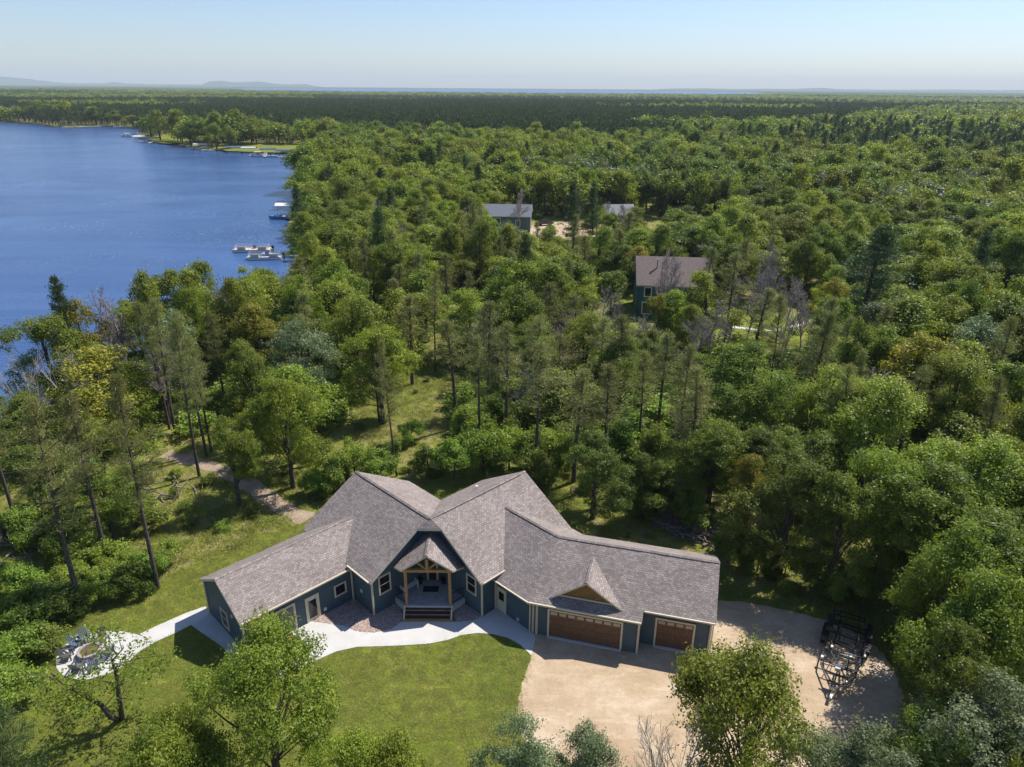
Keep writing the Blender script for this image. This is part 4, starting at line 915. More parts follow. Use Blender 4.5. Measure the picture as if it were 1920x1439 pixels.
for x, y, h, r, lab in [(1455, 455, 14, 3.6, 'tallest bare grey tree right of the neighbour lawn'), (1525, 535, 11, 2.8, 'bare grey tree right of the tallest one'), (1385, 500, 11, 2.6, 'bare tree left of the tallest grey one'), (1272, 480, 12, 2.6, 'bare tree in front of the brown roof'),
    (1135, 540, 9, 2.0, 'bare tree left of the brown roofed house'), (1165, 555, 8.5, 1.8, 'bare sapling against the brown roofed house'), (1300, 600, 9.5, 2.6, 'bare tree on the path side of the brown roofed house'), (655, 308, 11, 4.2, 'grey bare crown near the shore far off'),
    (1565, 322, 13, 5.0, 'big grey bare crown in the far right woods'), (700, 385, 10, 3.4, 'grey bare tree in the middle of the left woods'), (735, 405, 9, 3.2, 'grey tangled bare tree in the left woods'), (1080, 372, 10, 3.2, 'bare tree behind the sandy neighbour drive'),
    (1145, 368, 10, 3.2, 'bare tree in front of the small far roof'), (968, 355, 11, 2.8, 'bare tree in front of the grey neighbour house'), (1640, 460, 10, 2.6, 'bare tree beside the large white pine'), (1060, 520, 9, 2.2, 'bare tree in the middle of the pines')]:
    hero('dead', x, y, h, r, lab)
# the pines behind the house
PB = [(1000, 600), (1090, 560), (1172, 598), (810, 520), (880, 515), (1290, 655), (700, 640), (780, 480), (1010, 660), (1430, 545), (1470, 560), (850, 605), (897, 640), (950, 615), (1050, 640), (1130, 600), (1212, 665), (1250, 630), (1030, 535), (765, 560), (835, 480), (930, 505), (965, 475), (1085, 700),
      (1062, 490), (1318, 700), (1560, 565), (1600, 690), (745, 500), (1590, 600), (1540, 620), (915, 575), (1145, 690), (1720, 700), (1380, 480), (1330, 470)]
pbl = row_labels(PB, 'olive pine', 'of the pine stand behind the house', (('front', 630, 2000), ('middle', 560, 630), ('back', 0, 560)))
for x, y in PB:
    h = RNG.uniform(9.5, 13.5); hero('jack', x, y, h, RNG.uniform(2.1, 3.2), pbl[(x, y)], group='pines in the stand behind the house')
# bushes behind the house
B1 = [(705, 850, 3.2, 'bush'), (850, 830, 4.0, 'bush'), (905, 800, 4.8, 'bush'), (955, 800, 4.6, 'bush'), (990, 770, 4.5, 'darkbush'), (1040, 800, 4.8, 'bush'), (1065, 775, 4.5, 'bush'), 
                    (880, 760, 4, 'bush'), (1010, 850, 3.6, 'darkbush'), (1180, 770, 4.5, 'bush'), (1240, 800, 4.5, 'darkbush'), (620, 860, 3.2, 'bush'), (590, 880, 2.6, 'bush'), (660, 830, 3.4, 'bush'), (1300, 760, 4.5, 'bush'), (930, 740, 4, 'bush'), (1120, 750, 4.6, 'bush'), (1235, 905, 3.2, 'darkbush'), (1300, 925, 3.4, 'darkbush'), (1375, 985, 3.2, 'darkbush'), (1430, 1010, 3.0, 'bush'), (1480, 1030, 2.6, 'darkbush'), (1545, 1040, 3.0, 'darkbush'), (1600, 1060, 3.0, 'bush'), (740, 825, 2.6, 'bush'), (800, 835, 3.0, 'darkbush'), (770, 790, 2.4, 'bush')]
bl = row_labels(B1, 'leafy bush', 'of bushes behind the house', (('front', 830, 2000), ('middle', 785, 830), ('back', 0, 785)))
for x, y, h, k_ in B1:
    x0, y0 = un(x, y, h); HERO.append((x0, y0, h * .5)); place(k_, 0, x0, y0, h, h * .62, bl[(x, y)], 'bushes behind the house')
B2 = [(30, 1120, 3.2, 'bush'), (75, 1090, 3.0, 'darkbush'), (110, 1120, 2.2, 'bush'), (20, 1190, 2.6, 'bush'), (70, 1180, 2.2, 'darkbush'), (130, 1060, 2.4, 'bush'), (175, 1080, 2.2, 'bush'), (230, 1060, 2.6, 'darkbush'), (265, 1040, 2.4, 'bush'), (95, 1010, 2.6, 'bush'),
                    (20, 1060, 3, 'bush'), (165, 1000, 2.8, 'bush'), (120, 960, 3, 'darkbush'), (300, 1020, 2.0, 'bush'), (20, 960, 3, 'bush'), (245, 930, 3, 'bush'), (90, 900, 3.4, 'bush'), (-30, 1200, 3, 'bush'), (-20, 1260, 3, 'bush'), (210, 1040, 2, 'bush')]
bl = row_labels(B2, 'leafy bush', 'of the thicket left of the lawn', (('front', 1115, 2000), ('middle', 1035, 1115), ('back', 0, 1035)))
for x, y, h, k_ in B2:
    x0, y0 = un(x, y, h); HERO.append((x0, y0, h * .4)); place(k_, 0, x0, y0, h, h * .72, bl[(x, y)], 'bushes in the thicket left of the lawn')

# low gnarled tree in front of the patio, its two limbs bare below
rg = np.random.default_rng(5); T = Tubes(); bx, by = un(222, 1352, 0)
root = empty('gnarled_tree', (bx, by, 0), 'small gnarled tree with two leaning limbs in front of the fire pit patio', 'tree')
def at(px, py, z): a = un(px, py, z); return np.array([a[0] - bx, a[1] - by, z])
l1 = [np.array([-.1, .2, -.2]), at(208, 1345, 1.0), at(190, 1322, 1.9), at(150, 1300, 3.0), at(120, 1283, 3.9), at(95, 1262, 4.8)]
l2 = [np.array([.1, .2, -.2]), at(226, 1325, 1.3), at(222, 1300, 2.3), at(218, 1262, 3.3), at(210, 1240, 4.0), at(232, 1215, 4.8)]
T.add(l1, [.16, .15, .13, .11, .08, .03], 6); T.add(l2, [.15, .13, .12, .10, .07, .03], 6); tips = []
for L, n_ in ((l1, 17), (l2, 15)):
    for i in range(n_):
        t = rg.uniform(1.6, 5); j = int(min(t, 4.999)); p = L[j] + (L[min(j + 1, 5)] - L[j]) * (t - j); e = p + rg.normal(0, 1, 3) * (1.35, 1.1, .7) + (0, 0, .45)
        T.add([p, (p + e) / 2 + (0, 0, .15), e], [.035, .02, .008], 3); tips.append(e); tips.append((p + e * 2) / 3 + rg.normal(0, .2, 3))
tips = np.array(tips); idx = np.repeat(np.arange(len(tips)), 7); cc = tips[idx] + rg.normal(size=(len(idx), 3)) * (.42, .42, .26); ci = np.repeat(np.arange(len(cc)), 8)
Lp = cc[ci] + rg.normal(size=(len(ci), 3)) * .12; V, Q = leaf_quads(rg, Lp, unit(rg.normal(size=(len(Lp), 3)) + (0, 0, .9)), .085, .05)
for nm, me in (('trunk', T.mesh('trunk', M['bark'])), ('crown', np_mesh('crown', V, Q, M['oak'], tint=np.repeat(rg.uniform(0, .7, len(Lp)), 4)))):
    o = bpy.data.objects.new(nm, me); COL.objects.link(o); o.parent = root

# ------------------------------------------------------------------ the rest of the forest
def stuff_scatter(name, pts, rz, sc, idx, meshes, label, tiltn=0.0):
    """one object of kind stuff: instances of a few meshes on points"""
    col = bpy.data.collections.new(name + '_sources')
    for i, me in enumerate(meshes):
        o = bpy.data.objects.new('%s_source_%02d' % (name, i), me); col.objects.link(o)
    me = bpy.data.meshes.new(name); me.vertices.add(len(pts)); me.vertices.foreach_set('co', np.asarray(pts, np.float32).ravel())
    a = me.attributes.new('rot', 'FLOAT_VECTOR', 'POINT'); R = np.zeros((len(pts), 3), np.float32); R[:, 2] = rz; a.data.foreach_set('vector', R.ravel())
    a = me.attributes.new('scl', 'FLOAT_VECTOR', 'POINT'); a.data.foreach_set('vector', np.asarray(sc, np.float32).ravel())
    a = me.attributes.new('idx', 'INT', 'POINT'); a.data.foreach_set('value', np.asarray(idx, np.int32)); me.update()
    o = bpy.data.objects.new(name, me); COL.objects.link(o); props(o, label, kind='stuff')
    ng = bpy.data.node_groups.new(name, 'GeometryNodeTree'); ng.interface.new_socket('Geometry', in_out='INPUT', socket_type='NodeSocketGeometry'); ng.interface.new_socket('Geometry', in_out='OUTPUT', socket_type='NodeSocketGeometry')
    gi = ng.nodes.new('NodeGroupInput'); go = ng.nodes.new('NodeGroupOutput'); ci = ng.nodes.new('GeometryNodeCollectionInfo'); ci.inputs['Collection'].default_value = col
    ci.inputs['Separate Children'].default_value = True; ci.inputs['Reset Children'].default_value = True
    ip = ng.nodes.new('GeometryNodeInstanceOnPoints'); ip.inputs['Pick Instance'].default_value = True
    def at_(n_, t): x = ng.nodes.new('GeometryNodeInputNamedAttribute'); x.data_type = t; x.inputs['Name'].default_value = n_; return x.outputs['Attribute']
    ng.links.new(gi.outputs[0], ip.inputs['Points']); ng.links.new(ci.outputs[0], ip.inputs['Instance']); ng.links.new(at_('idx', 'INT'), ip.inputs['Instance Index'])
    ng.links.new(at_('rot', 'FLOAT_VECTOR'), ip.inputs['Rotation']); ng.links.new(at_('scl', 'FLOAT_VECTOR'), ip.inputs['Scale']); ng.links.new(ip.outputs[0], go.inputs[0])
    md = o.modifiers.new('scatter', 'NODES'); md.node_group = ng; return o

def join_np(name, tm, cm):
    """one mesh holding trunk and crown, for the far scatter"""
    out = []; mats = list(tm.materials) + list(cm.materials); off = 0; V, Q, MI, TI = [], [], [], []
    for i, me in enumerate((tm, cm)):
        v = np.zeros(len(me.vertices) * 3, np.float32); me.vertices.foreach_get('co', v); v = v.reshape(-1, 3); q = np.zeros(len(me.loops), np.int32); me.loops.foreach_get('vertex_index', q); q = q.reshape(-1, 4)
        t = np.full(len(v), .5, np.float32)
        if 'tint' in me.attributes: me.attributes['tint'].data.foreach_get('value', t)
        V.append(v); Q.append(q + off); MI.append(np.full(len(q), i)); TI.append(t); off += len(v)
    return np_mesh(name, np.concatenate(V), np.concatenate(Q), mats, np.concatenate(MI), np.concatenate(TI))

# clearings where no forest tree may stand
YARD = pxpoly([(-900, 1900), (-700, 1400), (-250, 1230), (-60, 1010), (0, 900), (120, 880), (250, 850), (330, 810), (470, 820), (520, 900), (640, 830), (700, 850), (860, 840), (1000, 850), (1100, 870), (1180, 900), (1290, 955), (1370, 968), (1500, 990), (1670, 1030), (1810, 1115), (1850, 1270), (1900, 1439), (2000, 1900)])
GLADE = pxpoly([(620, 870), (670, 770), (730, 700), (820, 630), (840, 560), (900, 560), (900, 640), (880, 710), (840, 780), (870, 850)])
NB1 = [(-18, 172), (-12, 192), (40, 205), (52, 190), (50, 168), (30, 152), (12, 158), (2, 163), (-10, 166)]
NB2 = [(10, 96), (13, 120), (30, 124), (50, 112), (56, 100), (44, 88), (30, 88), (20, 92)]
SHORE_LAWNS = [pxpoly([(280, 260), (318, 270), (350, 262), (330, 250)]), pxpoly([(425, 283), (450, 272), (590, 274), (600, 286)])]
FRONT2 = [(.09 * 60, 60), (.44 * 60, 60), (.45 * 90, 90), (.09 * 90, 90)]; FRONT1 = [(-.055 * 138, 138), (.19 * 138, 138), (.17 * 172, 172), (-.055 * 172, 172)]
GAPS = [YARD, GLADE, NB1, NB2, FRONT1, FRONT2] + SHORE_LAWNS
PLANT = [(-620, 900), (-330, 560), (-130, 470), (60, 430), (190, 455), (250, 640), (640, 1150), (900, 1700), (300, 1900), (-200, 1700), (-700, 1650), (-1100, 1500)]   # the pine plantation
def candidates(d0, d1, sp, seed):
    rng = np.random.default_rng(seed); X = np.arange(-.95 * d1 - 25, .95 * d1 + 25, sp); Y = np.arange(d0 * .6, d1, sp); A, B = np.meshgrid(X, Y)
    P = np.column_stack([A.ravel(), B.ravel()]) + rng.uniform(-.42, .42, (A.size, 2)) * sp
    D = np.hypot(P[:, 0], P[:, 1]); ok = (D >= d0) & (D < d1) & (np.abs(P[:, 0]) < .86 * P[:, 1] + 22) & (P[:, 1] > 18)
    P = P[ok]
    if d0 < 1400: 
        inl = in_poly(P, LAKE) | (d_poly(P, LAKE) < 3.2); P = P[~inl]
        for gp in GAPS: P = P[~in_poly(P, gp)]
    else: P = P[~in_poly(P, FARLAKE)]
    return P
def lump(P, s, seed):
    r = np.random.default_rng(seed); v = np.zeros(len(P))
    for i in range(5):
        a = r.uniform(0, 6.28); f = r.uniform(.6, 1.6) / s; v += np.sin((P[:, 0] * math.cos(a) + P[:, 1] * math.sin(a)) * f + r.uniform(0, 6.28))
    return v / 5
TREES = []    # x, y, h, r, kind
for d0, d1, sp, seed in ((24, 130, 4.7, 1), (130, 260, 6.2, 2), (260, 620, 8.0, 3), (620, 1400, 11.0, 4)):
    P = candidates(d0, d1, sp, seed); rng = np.random.default_rng(seed + 50)
    if len(HERO) and d0 < 400:
        HA = np.array(HERO); keep = np.ones(len(P), bool)
        for hx_, hy_, hr in HA: keep &= np.hypot(P[:, 0] - hx_, P[:, 1] - hy_) > hr * .8 + 1.1
        P = P[keep]
    pl_ = in_poly(P, PLANT); l1_ = lump(P, 26, 9); l2_ = lump(P, 45, 10); l3_ = lump(P, 95, 14)
    pinezone = np.exp(-(((P[:, 0] - 12) / 38) ** 2 + ((P[:, 1] - 95) / 42) ** 2))
    for i, (x, y) in enumerate(P):
        D = math.hypot(x, y); u_ = rng.uniform(); h = rng.uniform(7.8, 13.2) + l2_[i]; r = rng.uniform(3.1, 4.9) if D < 130 else (rng.uniform(3.8, 5.8) if D < 260 else rng.uniform(4.6, 7.2)); h += (D > 260) * rng.uniform(-1, 2.5)
        if pl_[i] and D > 430: kind = 'red' if not (l3_[i] > .34) else 'oak'
        elif D > 230 and l3_[i] > .22 and x > .05 * D: kind = ('red', 'white', 'maple')[int(rng.integers(0, 3))]
        elif u_ < .03: kind = 'dead'
        elif u_ < .07 + .34 * pinezone[i] + .05 * (l1_[i] > .2): kind = 'jack'
        elif u_ > .996 - (.05 if l1_[i] < -.2 else .0) - (.015 if D > 260 else 0): kind = 'white'
        elif u_ > .955 and D < 260: kind = 'yellow' if u_ < .97 else 'silver'
        else: kind = 'maple' if (l2_[i] + rng.normal(0, .25) > (.28 if x < 30 else .0)) else 'oak'
        if kind == 'jack': h = rng.uniform(8.5, 14); r = rng.uniform(1.9, 3.2)
        if kind == 'red': h = rng.uniform(11.5, 14.5); r = rng.uniform(2.4, 3.4)
        if kind == 'white': h = rng.uniform(12, 16.5); r = rng.uniform(2.8, 4.0)
        if kind == 'dead': h = rng.uniform(8, 12)
        if kind in ('oak', 'maple') and D < 75 and x > 12: h *= .92
        if D < 80 and x > 5:
            q_ = np.array([[x - .57 * .7 * h, y - .39 * .7 * h]])
            if q_[0, 0] < 22.5 and (in_poly(q_, DRIVE)[0] or d_poly(q_, DRIVE)[0] < r * .75): continue
        TREES.append((x, y, h, r, kind))
# extra dense plantation rows (red pines)
P = candidates(430, 1500, 6.0, 77); P = P[in_poly(P, PLANT)]; P = P[lump(P, 95, 14) <= .34]
for x, y in P: TREES.append((x, y, RNG.uniform(11.5, 13.5), RNG.uniform(2.1, 2.8), 'red'))

rank = {}
for t in TREES: rank.setdefault(t[4], []).append(t)
LIM = {'red': 0, 'oak': 255, 'maple': 190, 'jack': 150, 'white': 60, 'yellow': 40, 'silver': 25, 'dead': 60}
def zone(x, y):
    D = math.hypot(x, y)
    if D > 150: return ('in the woods beyond the neighbouring houses', 'beyond the neighbouring houses')
    if x < -16: return ('in the lakeshore woods on the left', 'in the lakeshore woods on the left')
    if x < 26 and y > 55: return ('in the mixed woods behind the blue house', 'in the mixed woods behind the house')
    return ('in the dense woods right of the sand drive', 'in the woods right of the drive')
DESC = {'oak': 'bright green oak', 'maple': 'dark green maple', 'jack': 'olive green pine with a thin trunk', 'white': 'dark white pine', 'yellow': 'thin yellow green tree', 'silver': 'pale silvery leaved tree', 'dead': 'bare grey tree'}
rest = []
for kind, L in rank.items():
    L.sort(key=lambda t: math.hypot(t[0], t[1]) / (t[2] * .6 + t[3]))
    n = LIM.get(kind, 0)
    for x, y, h, r, _k in L[:n]:
        D = math.hypot(x, y); zn = zone(x, y)
        place(kind, 0 if D < 62 else (1 if D < 200 else 2), x, y, h, r, DESC[kind] + ' ' + zn[0], KIND[kind][1] + 's ' + zn[1] + ' (' + DESC[kind] + ')')
    rest += L[n:]
srcs = []; sid = {}
for kd in ('oak', 'maple', 'white', 'jack'):
    sid[kd] = []
    for tm, cm in PROTO[(kd, 2)]: sid[kd].append(len(srcs)); srcs.append(join_np('%s_source' % kd, tm, cm))
def farleaf(seed, H, R, base, n, leaf, mat):
    return join_np('far_' + mat, *broadleaf(seed, H, R, base, 22, n, leaf, mat, sub=4, limbs=0))
sid['foak'] = []
for s_, mt in ((131, 'oak'), (132, 'oak'), (133, 'maple')): sid['foak'].append(len(srcs)); srcs.append(farleaf(s_, 10, 3.9, 2, 130, .75, mt))
sid['red'] = []
for s_ in (141, 142): sid['red'].append(len(srcs)); srcs.append(join_np('red_pine_source', *pine(s_, 10, 2.0, 2.6, 34, 4, 6, 'red', .55, .10, dead=False, limbs=False)))
sid['dead'] = [len(srcs)]; srcs.append(join_np('bare_source', *PROTO[('dead', 1)][0]))
pts, rz, scl, ix = [], [], [], []
R0 = {'oak': 3.7, 'maple': 3.4, 'jack': 2.1, 'white': 2.6, 'foak': 3.9, 'red': 2.0, 'dead': 3.0}
for x, y, h, r, kind in rest:
    if kind in ('yellow', 'silver'): kind = 'oak'
    D = math.hypot(x, y); kk = 'foak' if (D > 480 and kind in ('oak', 'maple')) else kind
    if D > 620 and kind in ('oak', 'maple'): r *= 1.15
    pts.append((x, y, 0)); rz.append(RNG.uniform(0, 6.28)); scl.append((r / R0[kk] * RNG.uniform(.8, 1.25), r / R0[kk] * RNG.uniform(.8, 1.25), h / 10 * RNG.uniform(.85, 1.15))); ix.append(sid[kk][int(RNG.integers(0, 99)) % len(sid[kk])])
# beyond the plantation: thinner rows of larger groups
for d0, d1, sp, seed in ((1400, 2300, 19, 5), (2300, 4200, 34, 6)):
    P = candidates(d0, d1, sp, seed); P = P[~in_poly(P, PLANT)]; lm = lump(P, 220, 12)
    for i, (x, y) in enumerate(P):
        dk = lm[i] > .12; kk = 'red' if dk else 'foak'; s_ = sp / 7.0
        pts.append((x, y, 0)); rz.append(RNG.uniform(0, 6.28)); scl.append((s_ * (1.4 if dk else .95), s_ * (1.4 if dk else .95), RNG.uniform(1.0, 1.5))); ix.append(sid[kk][int(RNG.integers(0, 99)) % len(sid[kk])])
print('forest instances', len(pts), 'individual trees', sum(min(len(L), LIM.get(k_, 0)) for k_, L in rank.items()))
stuff_scatter('forest', pts, np.array(rz), scl, ix, srcs, 'mass of oaks and pines filling the far woods to the horizon')

# undergrowth on the forest floor and tall grass in the meadow
ub = [cm for _, cm in PROTO[('bush', 1)]] + [broadleaf(s, 10, 6, -1, 26, 240, .6, 'maple', sub=6, limbs=0)[1] for s in (151,)]
HOLES = [LAWN, LAWN2, smooth_poly(DRIVE, 1), wl + wr[::-1], walk, NB1]
P = []
for d0, d1, sp, seed in ((24, 110, 2.3, 21), (110, 230, 4.2, 22)):
    rng = np.random.default_rng(seed); X = np.arange(-.95 * d1 - 20, .95 * d1 + 20, sp); Y = np.arange(14, d1, sp); A, B = np.meshgrid(X, Y); Q_ = np.column_stack([A.ravel(), B.ravel()]) + rng.uniform(-.5, .5, (A.size, 2)) * sp
    D = np.hypot(Q_[:, 0], Q_[:, 1]); Q_ = Q_[(D >= d0) & (D < d1) & (np.abs(Q_[:, 0]) < .86 * Q_[:, 1] + 14)]
    P.append(Q_)
P = np.concatenate(P); P = P[~in_poly(P, LAKE)]
for hp in HOLES: P = P[~in_poly(P, hp) & (d_poly(P, hp) > .7)]
open_ = in_poly(P, YARD) | in_poly(P, GLADE) | in_poly(P, NB2); lm = lump(P, 5, 31)
keep = ~open_ | ((lm > -.06) & (RNG.uniform(0, 1, len(P)) < .7)); hfac = np.where(open_, .34, 1.0); hfac = hfac[keep]; P = P[keep]
n = len(P); hh = RNG.uniform(.7, 2.9, n) * hfac
stuff_scatter('undergrowth', np.column_stack([P, np.zeros(n)]), RNG.uniform(0, 6.28, n), np.column_stack([hh * RNG.uniform(.13, .2, n), hh * RNG.uniform(.13, .2, n), hh * .1]), RNG.integers(0, len(ub), n), ub, 'low leafy undergrowth on the woodland floor')
def tuft(seed, n=34, h=.5, rad=.45):
    rng = np.random.default_rng(seed); p = np.column_stack([rng.normal(0, rad, (n, 2)), np.zeros(n)]); d = unit(np.column_stack([rng.normal(0, .95, (n, 2)), np.ones(n)])); L = h * rng.uniform(.5, 1.1, n)
    s = np.column_stack([rng.normal(size=(n, 2)), np.zeros(n)]); s = unit(s) * .022; top = p + d * L[:, None]
    V = np.stack([p - s, p + s, top + s * .3, top - s * .3], 1).reshape(-1, 3); return np_mesh('tuft', V, np.arange(4 * n).reshape(n, 4), M['grassblade'], tint=np.repeat(rng.uniform(0, 1, n), 4))
tf = [tuft(s) for s in (161, 162, 163)]
rng = np.random.default_rng(33); P = np.column_stack([rng.uniform(-60, 45, 42000), rng.uniform(20, 98, 42000)]); P = P[(in_poly(P, YARD) | in_poly(P, GLADE) | in_poly(P, NB2)) & ~in_poly(P, LAKE)]
for hp in HOLES: P = P[~in_poly(P, hp) & (d_poly(P, hp) > .1)]
n = len(P); s_ = RNG.uniform(.25, .8, n) * (1 + .6 * lump(P, 6, 35)); stuff_scatter('meadow_grass', np.column_stack([P, np.zeros(n)]), RNG.uniform(0, 6.28, n), np.column_stack([s_, s_, s_ * .8]), RNG.integers(0, 3, n), tf, 'tall uncut meadow grass between lawn and woods')
# ragged lawn edge and short lawn tufts
rng = np.random.default_rng(36); P = np.column_stack([rng.uniform(-36, 26, 60000), rng.uniform(20, 58, 60000)]); P = P[in_poly(P, LAWN) | in_poly(P, LAWN2)]
for hp in (smooth_poly(DRIVE, 1), walk, smooth_poly(pat, .5), [Lf(21, 34), Lf(31, 34), Lf(31, 43), Lf(21, 43)], [Rf(21, 34), Rf(31, 34), Rf(31, 43.3), Rf(21, 43.3)]): P = P[~in_poly(P, hp)]
n = len(P); s_ = RNG.uniform(.10, .22, n); stuff_scatter('lawn_grass', np.column_stack([P, np.full(n, .01)]), RNG.uniform(0, 6.28, n), np.column_stack([s_ * 2.4, s_ * 2.4, s_]), RNG.integers(0, 3, n), tf, 'short grass blades of the lawn')

# far canopy, beyond what reads as trees
az = np.linspace(-.80, .80, 420); dd_ = np.geomspace(2200, 15200, 120); A, Dm = np.meshgrid(az, dd_); Xf = np.tan(A) * Dm; Yf = Dm
Pf = np.column_stack([Xf.ravel(), Yf.ravel()]); inl = in_poly(Pf, FARLAKE); rg = np.random.default_rng(44)
zf = 8.5 + 3 * lump(Pf, 160, 41) + 2.5 * rg.uniform(0, 1, len(Pf)); zf[inl] = -3
row = np.repeat(np.arange(120), 420); zf[row == 0] = -1
I = np.arange(420 * 120).reshape(120, 420); q = np.stack([I[:-1, :-1], I[:-1, 1:], I[1:, 1:], I[1:, :-1]], -1).reshape(-1, 4); q = q[~inl[q].all(1)]
me = np_mesh('distant_forest', np.column_stack([Pf, zf]), q, M['far']); o = bpy.data.objects.new('distant_forest', me); COL.objects.link(o); props(o, 'dark unbroken woods running to the horizon', kind='stuff')
# low hills on the horizon
def hills(name, prof, D, depth, label):
    """prof: (px, height) outline in metres by photo column"""
    px = np.linspace(prof[0][0], prof[-1][0], 260); h = np.interp(px, [p[0] for p in prof], [p[1] for p in prof]); rg = np.random.default_rng(int(D)); h = np.maximum(h * .7, 0) * (1 + .03 * rg.normal(size=260)) * (h > 0)
    rows = np.linspace(-1, 1, 9); V = []
    for r_ in rows:
        yy = D + r_ * depth; V.append(np.column_stack([(px - 960) / F_PX * yy, np.full(260, yy), h * (1 - r_ * r_) - 2]))
    I = np.arange(260 * 9).reshape(9, 260); q = np.stack([I[:-1, :-1], I[:-1, 1:], I[1:, 1:], I[1:, :-1]], -1).reshape(-1, 4)
    me = np_mesh(name, np.concatenate(V), q, M['far']); me.polygons.foreach_set('use_smooth', [True] * len(q)); o = bpy.data.objects.new(name, me); COL.objects.link(o); props(o, label, kind='structure')
hills('hills', [(-300, 230), (-150, 240), (0, 225), (60, 225), (100, 200), (150, 120), (180, 75), (250, 70), (265, 110), (290, 70), (330, 60), (420, 60), (432, 130), (450, 160), (475, 120), (500, 130), (520, 140), (545, 95), (570, 80), (600, 95), (612, 50), (640, 0)], 14300, 500, 'low blue hills on the horizon at the left')
hills('hills', [(1180, 0), (1230, 50), (1290, 62), (1340, 50), (1400, 62), (1440, 60), (1490, 92), (1530, 62), (1600, 60), (1680, 70), (1720, 78), (1800, 70), (1850, 85), (1920, 90), (2100, 95), (2200, 0)], 14600, 400, 'faint blue rise on the horizon at the right')

# ------------------------------------------------------------------ neighbouring houses
def neighbour(loc, rz, L, W, eave, rdg, wm, rm, tm, label, wins, chim=None):
    t = empty('neighbour_house', (*loc, 0), label, 'house', rz=rz); k_ = (rdg - eave) / (W / 2)
    for a, b in (((-L / 2, -W / 2), (L / 2, -W / 2)), ((L / 2, W / 2), (-L / 2, W / 2))): wall(a, b, eave, mat=wm, parent=t)
    for a, b in (((L / 2, -W / 2), (L / 2, W / 2)), ((-L / 2, W / 2), (-L / 2, -W / 2))): wall(a, b, 0, top=[(0, eave), (W / 2, rdg - .05), (W, eave)], mat=wm, parent=t)
    for sg in (-1, 1):
        roof_plane([(-L / 2 - .4, 0, rdg + .1), (L / 2 + .4, 0, rdg + .1), (L / 2 + .4, sg * (W / 2 + .45), eave - .45 * k_ + .1), (-L / 2 - .4, sg * (W / 2 + .45), eave - .45 * k_ + .1)], .18, parent=t, mat=rm)
    for x0, x1, z0, z1 in wins: window((-L / 2, -W / 2), (L / 2, -W / 2), x0 + L / 2, x1 + L / 2, z0, z1, split=False, fw=.14, tmat=tm, root=lambda m_, n_, mt: m_.build(n_, mt, t))
    if chim:
        m = MB(); m.tube([chim, (chim[0], chim[1], chim[2] + 1.3)], .12, 8); m.tube([(chim[0], chim[1], chim[2] + 1.3), (chim[0], chim[1], chim[2] + 1.5)], .18, 8); m.build('flue_pipe', M['galv'], t)
    return t
neighbour((-3.8, 183.5), -.06, 16.5, 8, 4.2, 6.3, 'siding_far', M['metalroof'], 'whitepaint', 'grey blue neighbour house with a low grey roof far behind the yard', [(-.6, .9, 2.2, 3.6), (-4.6, -2.6, 1.6, 3.6), (4.6, 5.8, 1.4, 3.2), (-7.4, -6.2, 2.2, 3.6)])
neighbour((25.6, 112.5), -.09, 11.0, 9.0, 5.6, 8.8, 'siding_teal', M['brownroof'], 'whitepaint', 'teal two storey neighbour house with a brown roof half hidden by bare trees', [(-4.6, -3.4, 3.4, 5.0), (-4.8, -3.2, .6, 2.6), (-1.4, .6, 3.4, 5.0)], (-2.6, -2.0, 7.4))
neighbour((28.5, 196), .12, 7.5, 7, 2.6, 4.6, 'siding_far', M['metalroof'], 'whitepaint', 'small grey roofed shed beside the sandy neighbour drive', [])
sheet('neighbour_drive', smooth_poly([(4.5, 176), (8, 171), (16, 173), (26, 170), (33, 176), (32, 190), (27, 193), (20, 196), (10, 194), (5, 190)], 1.5, .25, 60), .02, M['drive'], 'tan sandy drive between the neighbour house and shed')
sheet('neighbour_lawn', smooth_poly([(21, 168), (30, 150), (38, 152), (40, 166), (30, 169)], 1.5, .3, 61), .012, M['lawn'], 'small lawn below the sandy neighbour drive')
sheet('neighbour_lawn', smooth_poly([(14, 100), (18, 122), (34, 122), (46, 108), (50, 98), (40, 87), (28, 86), (18, 92)], 1.2, .3, 62), .012, M['lawn'], 'sunny lawn round the brown roofed neighbour house')
ap = [un(x, y) for x, y in [(1330, 607), (1370, 613), (1410, 618), (1450, 619), (1490, 612), (1520, 600)]]; ap = smooth_poly(ap, .8, 0, 63, closed=False); ax = []
for sg in (1, -1):
    q = [(p[0], p[1] + sg * .55) for p in ap]; ax += q if sg > 0 else q[::-1]
sheet('neighbour_path', ax, .05, M['concrete'], 'thin pale curved path on the lawn of the brown roofed house', .08)
for i, gy in enumerate((268, 281)):
    pg = SHORE_LAWNS[i]; sheet('shore_lawn', smooth_poly(pg, 6, .6, 64 + i), .014, M['lawn'], ('small far shore lawn left of the shoreline oaks', 'wide far shore lawn behind the boat lifts')[i])

def car(loc, rz, mat, label):
    t = empty('parked_car', (*loc, .02), label, 'car', rz=rz)
    m = MB(); prof = [(-2.25, .45), (-2.3, .85), (-1.5, .98), (-.9, 1.45), (.75, 1.48), (1.35, 1.0), (2.2, .88), (2.28, .45)]
    for sg in (0, 1): pass
    a = [(x, -.85, z) for x, z in prof]; b = [(x, .85, z) for x, z in prof]; m.face(a, 0); m.face(b[::-1], 0)
    for i in range(len(a)): j = (i + 1) % len(a); m.face([a[j], a[i], b[i], b[j]], 0)
    m.build('body', M[mat], t)
    m = MB(); 
    for sg in (-1, 1): m.box((-.1, sg * .852, 1.2), (1.6, .02, .34))
    m.build('side_window', M['glass'], t)
    for x in (-1.4, 1.4):
        for y in (-.8, .8): m = MB(); m.tube([(x, y - .1, .33), (x, y + .1, .33)], .33, 12); m.build('wheel', M['rubber'], t)
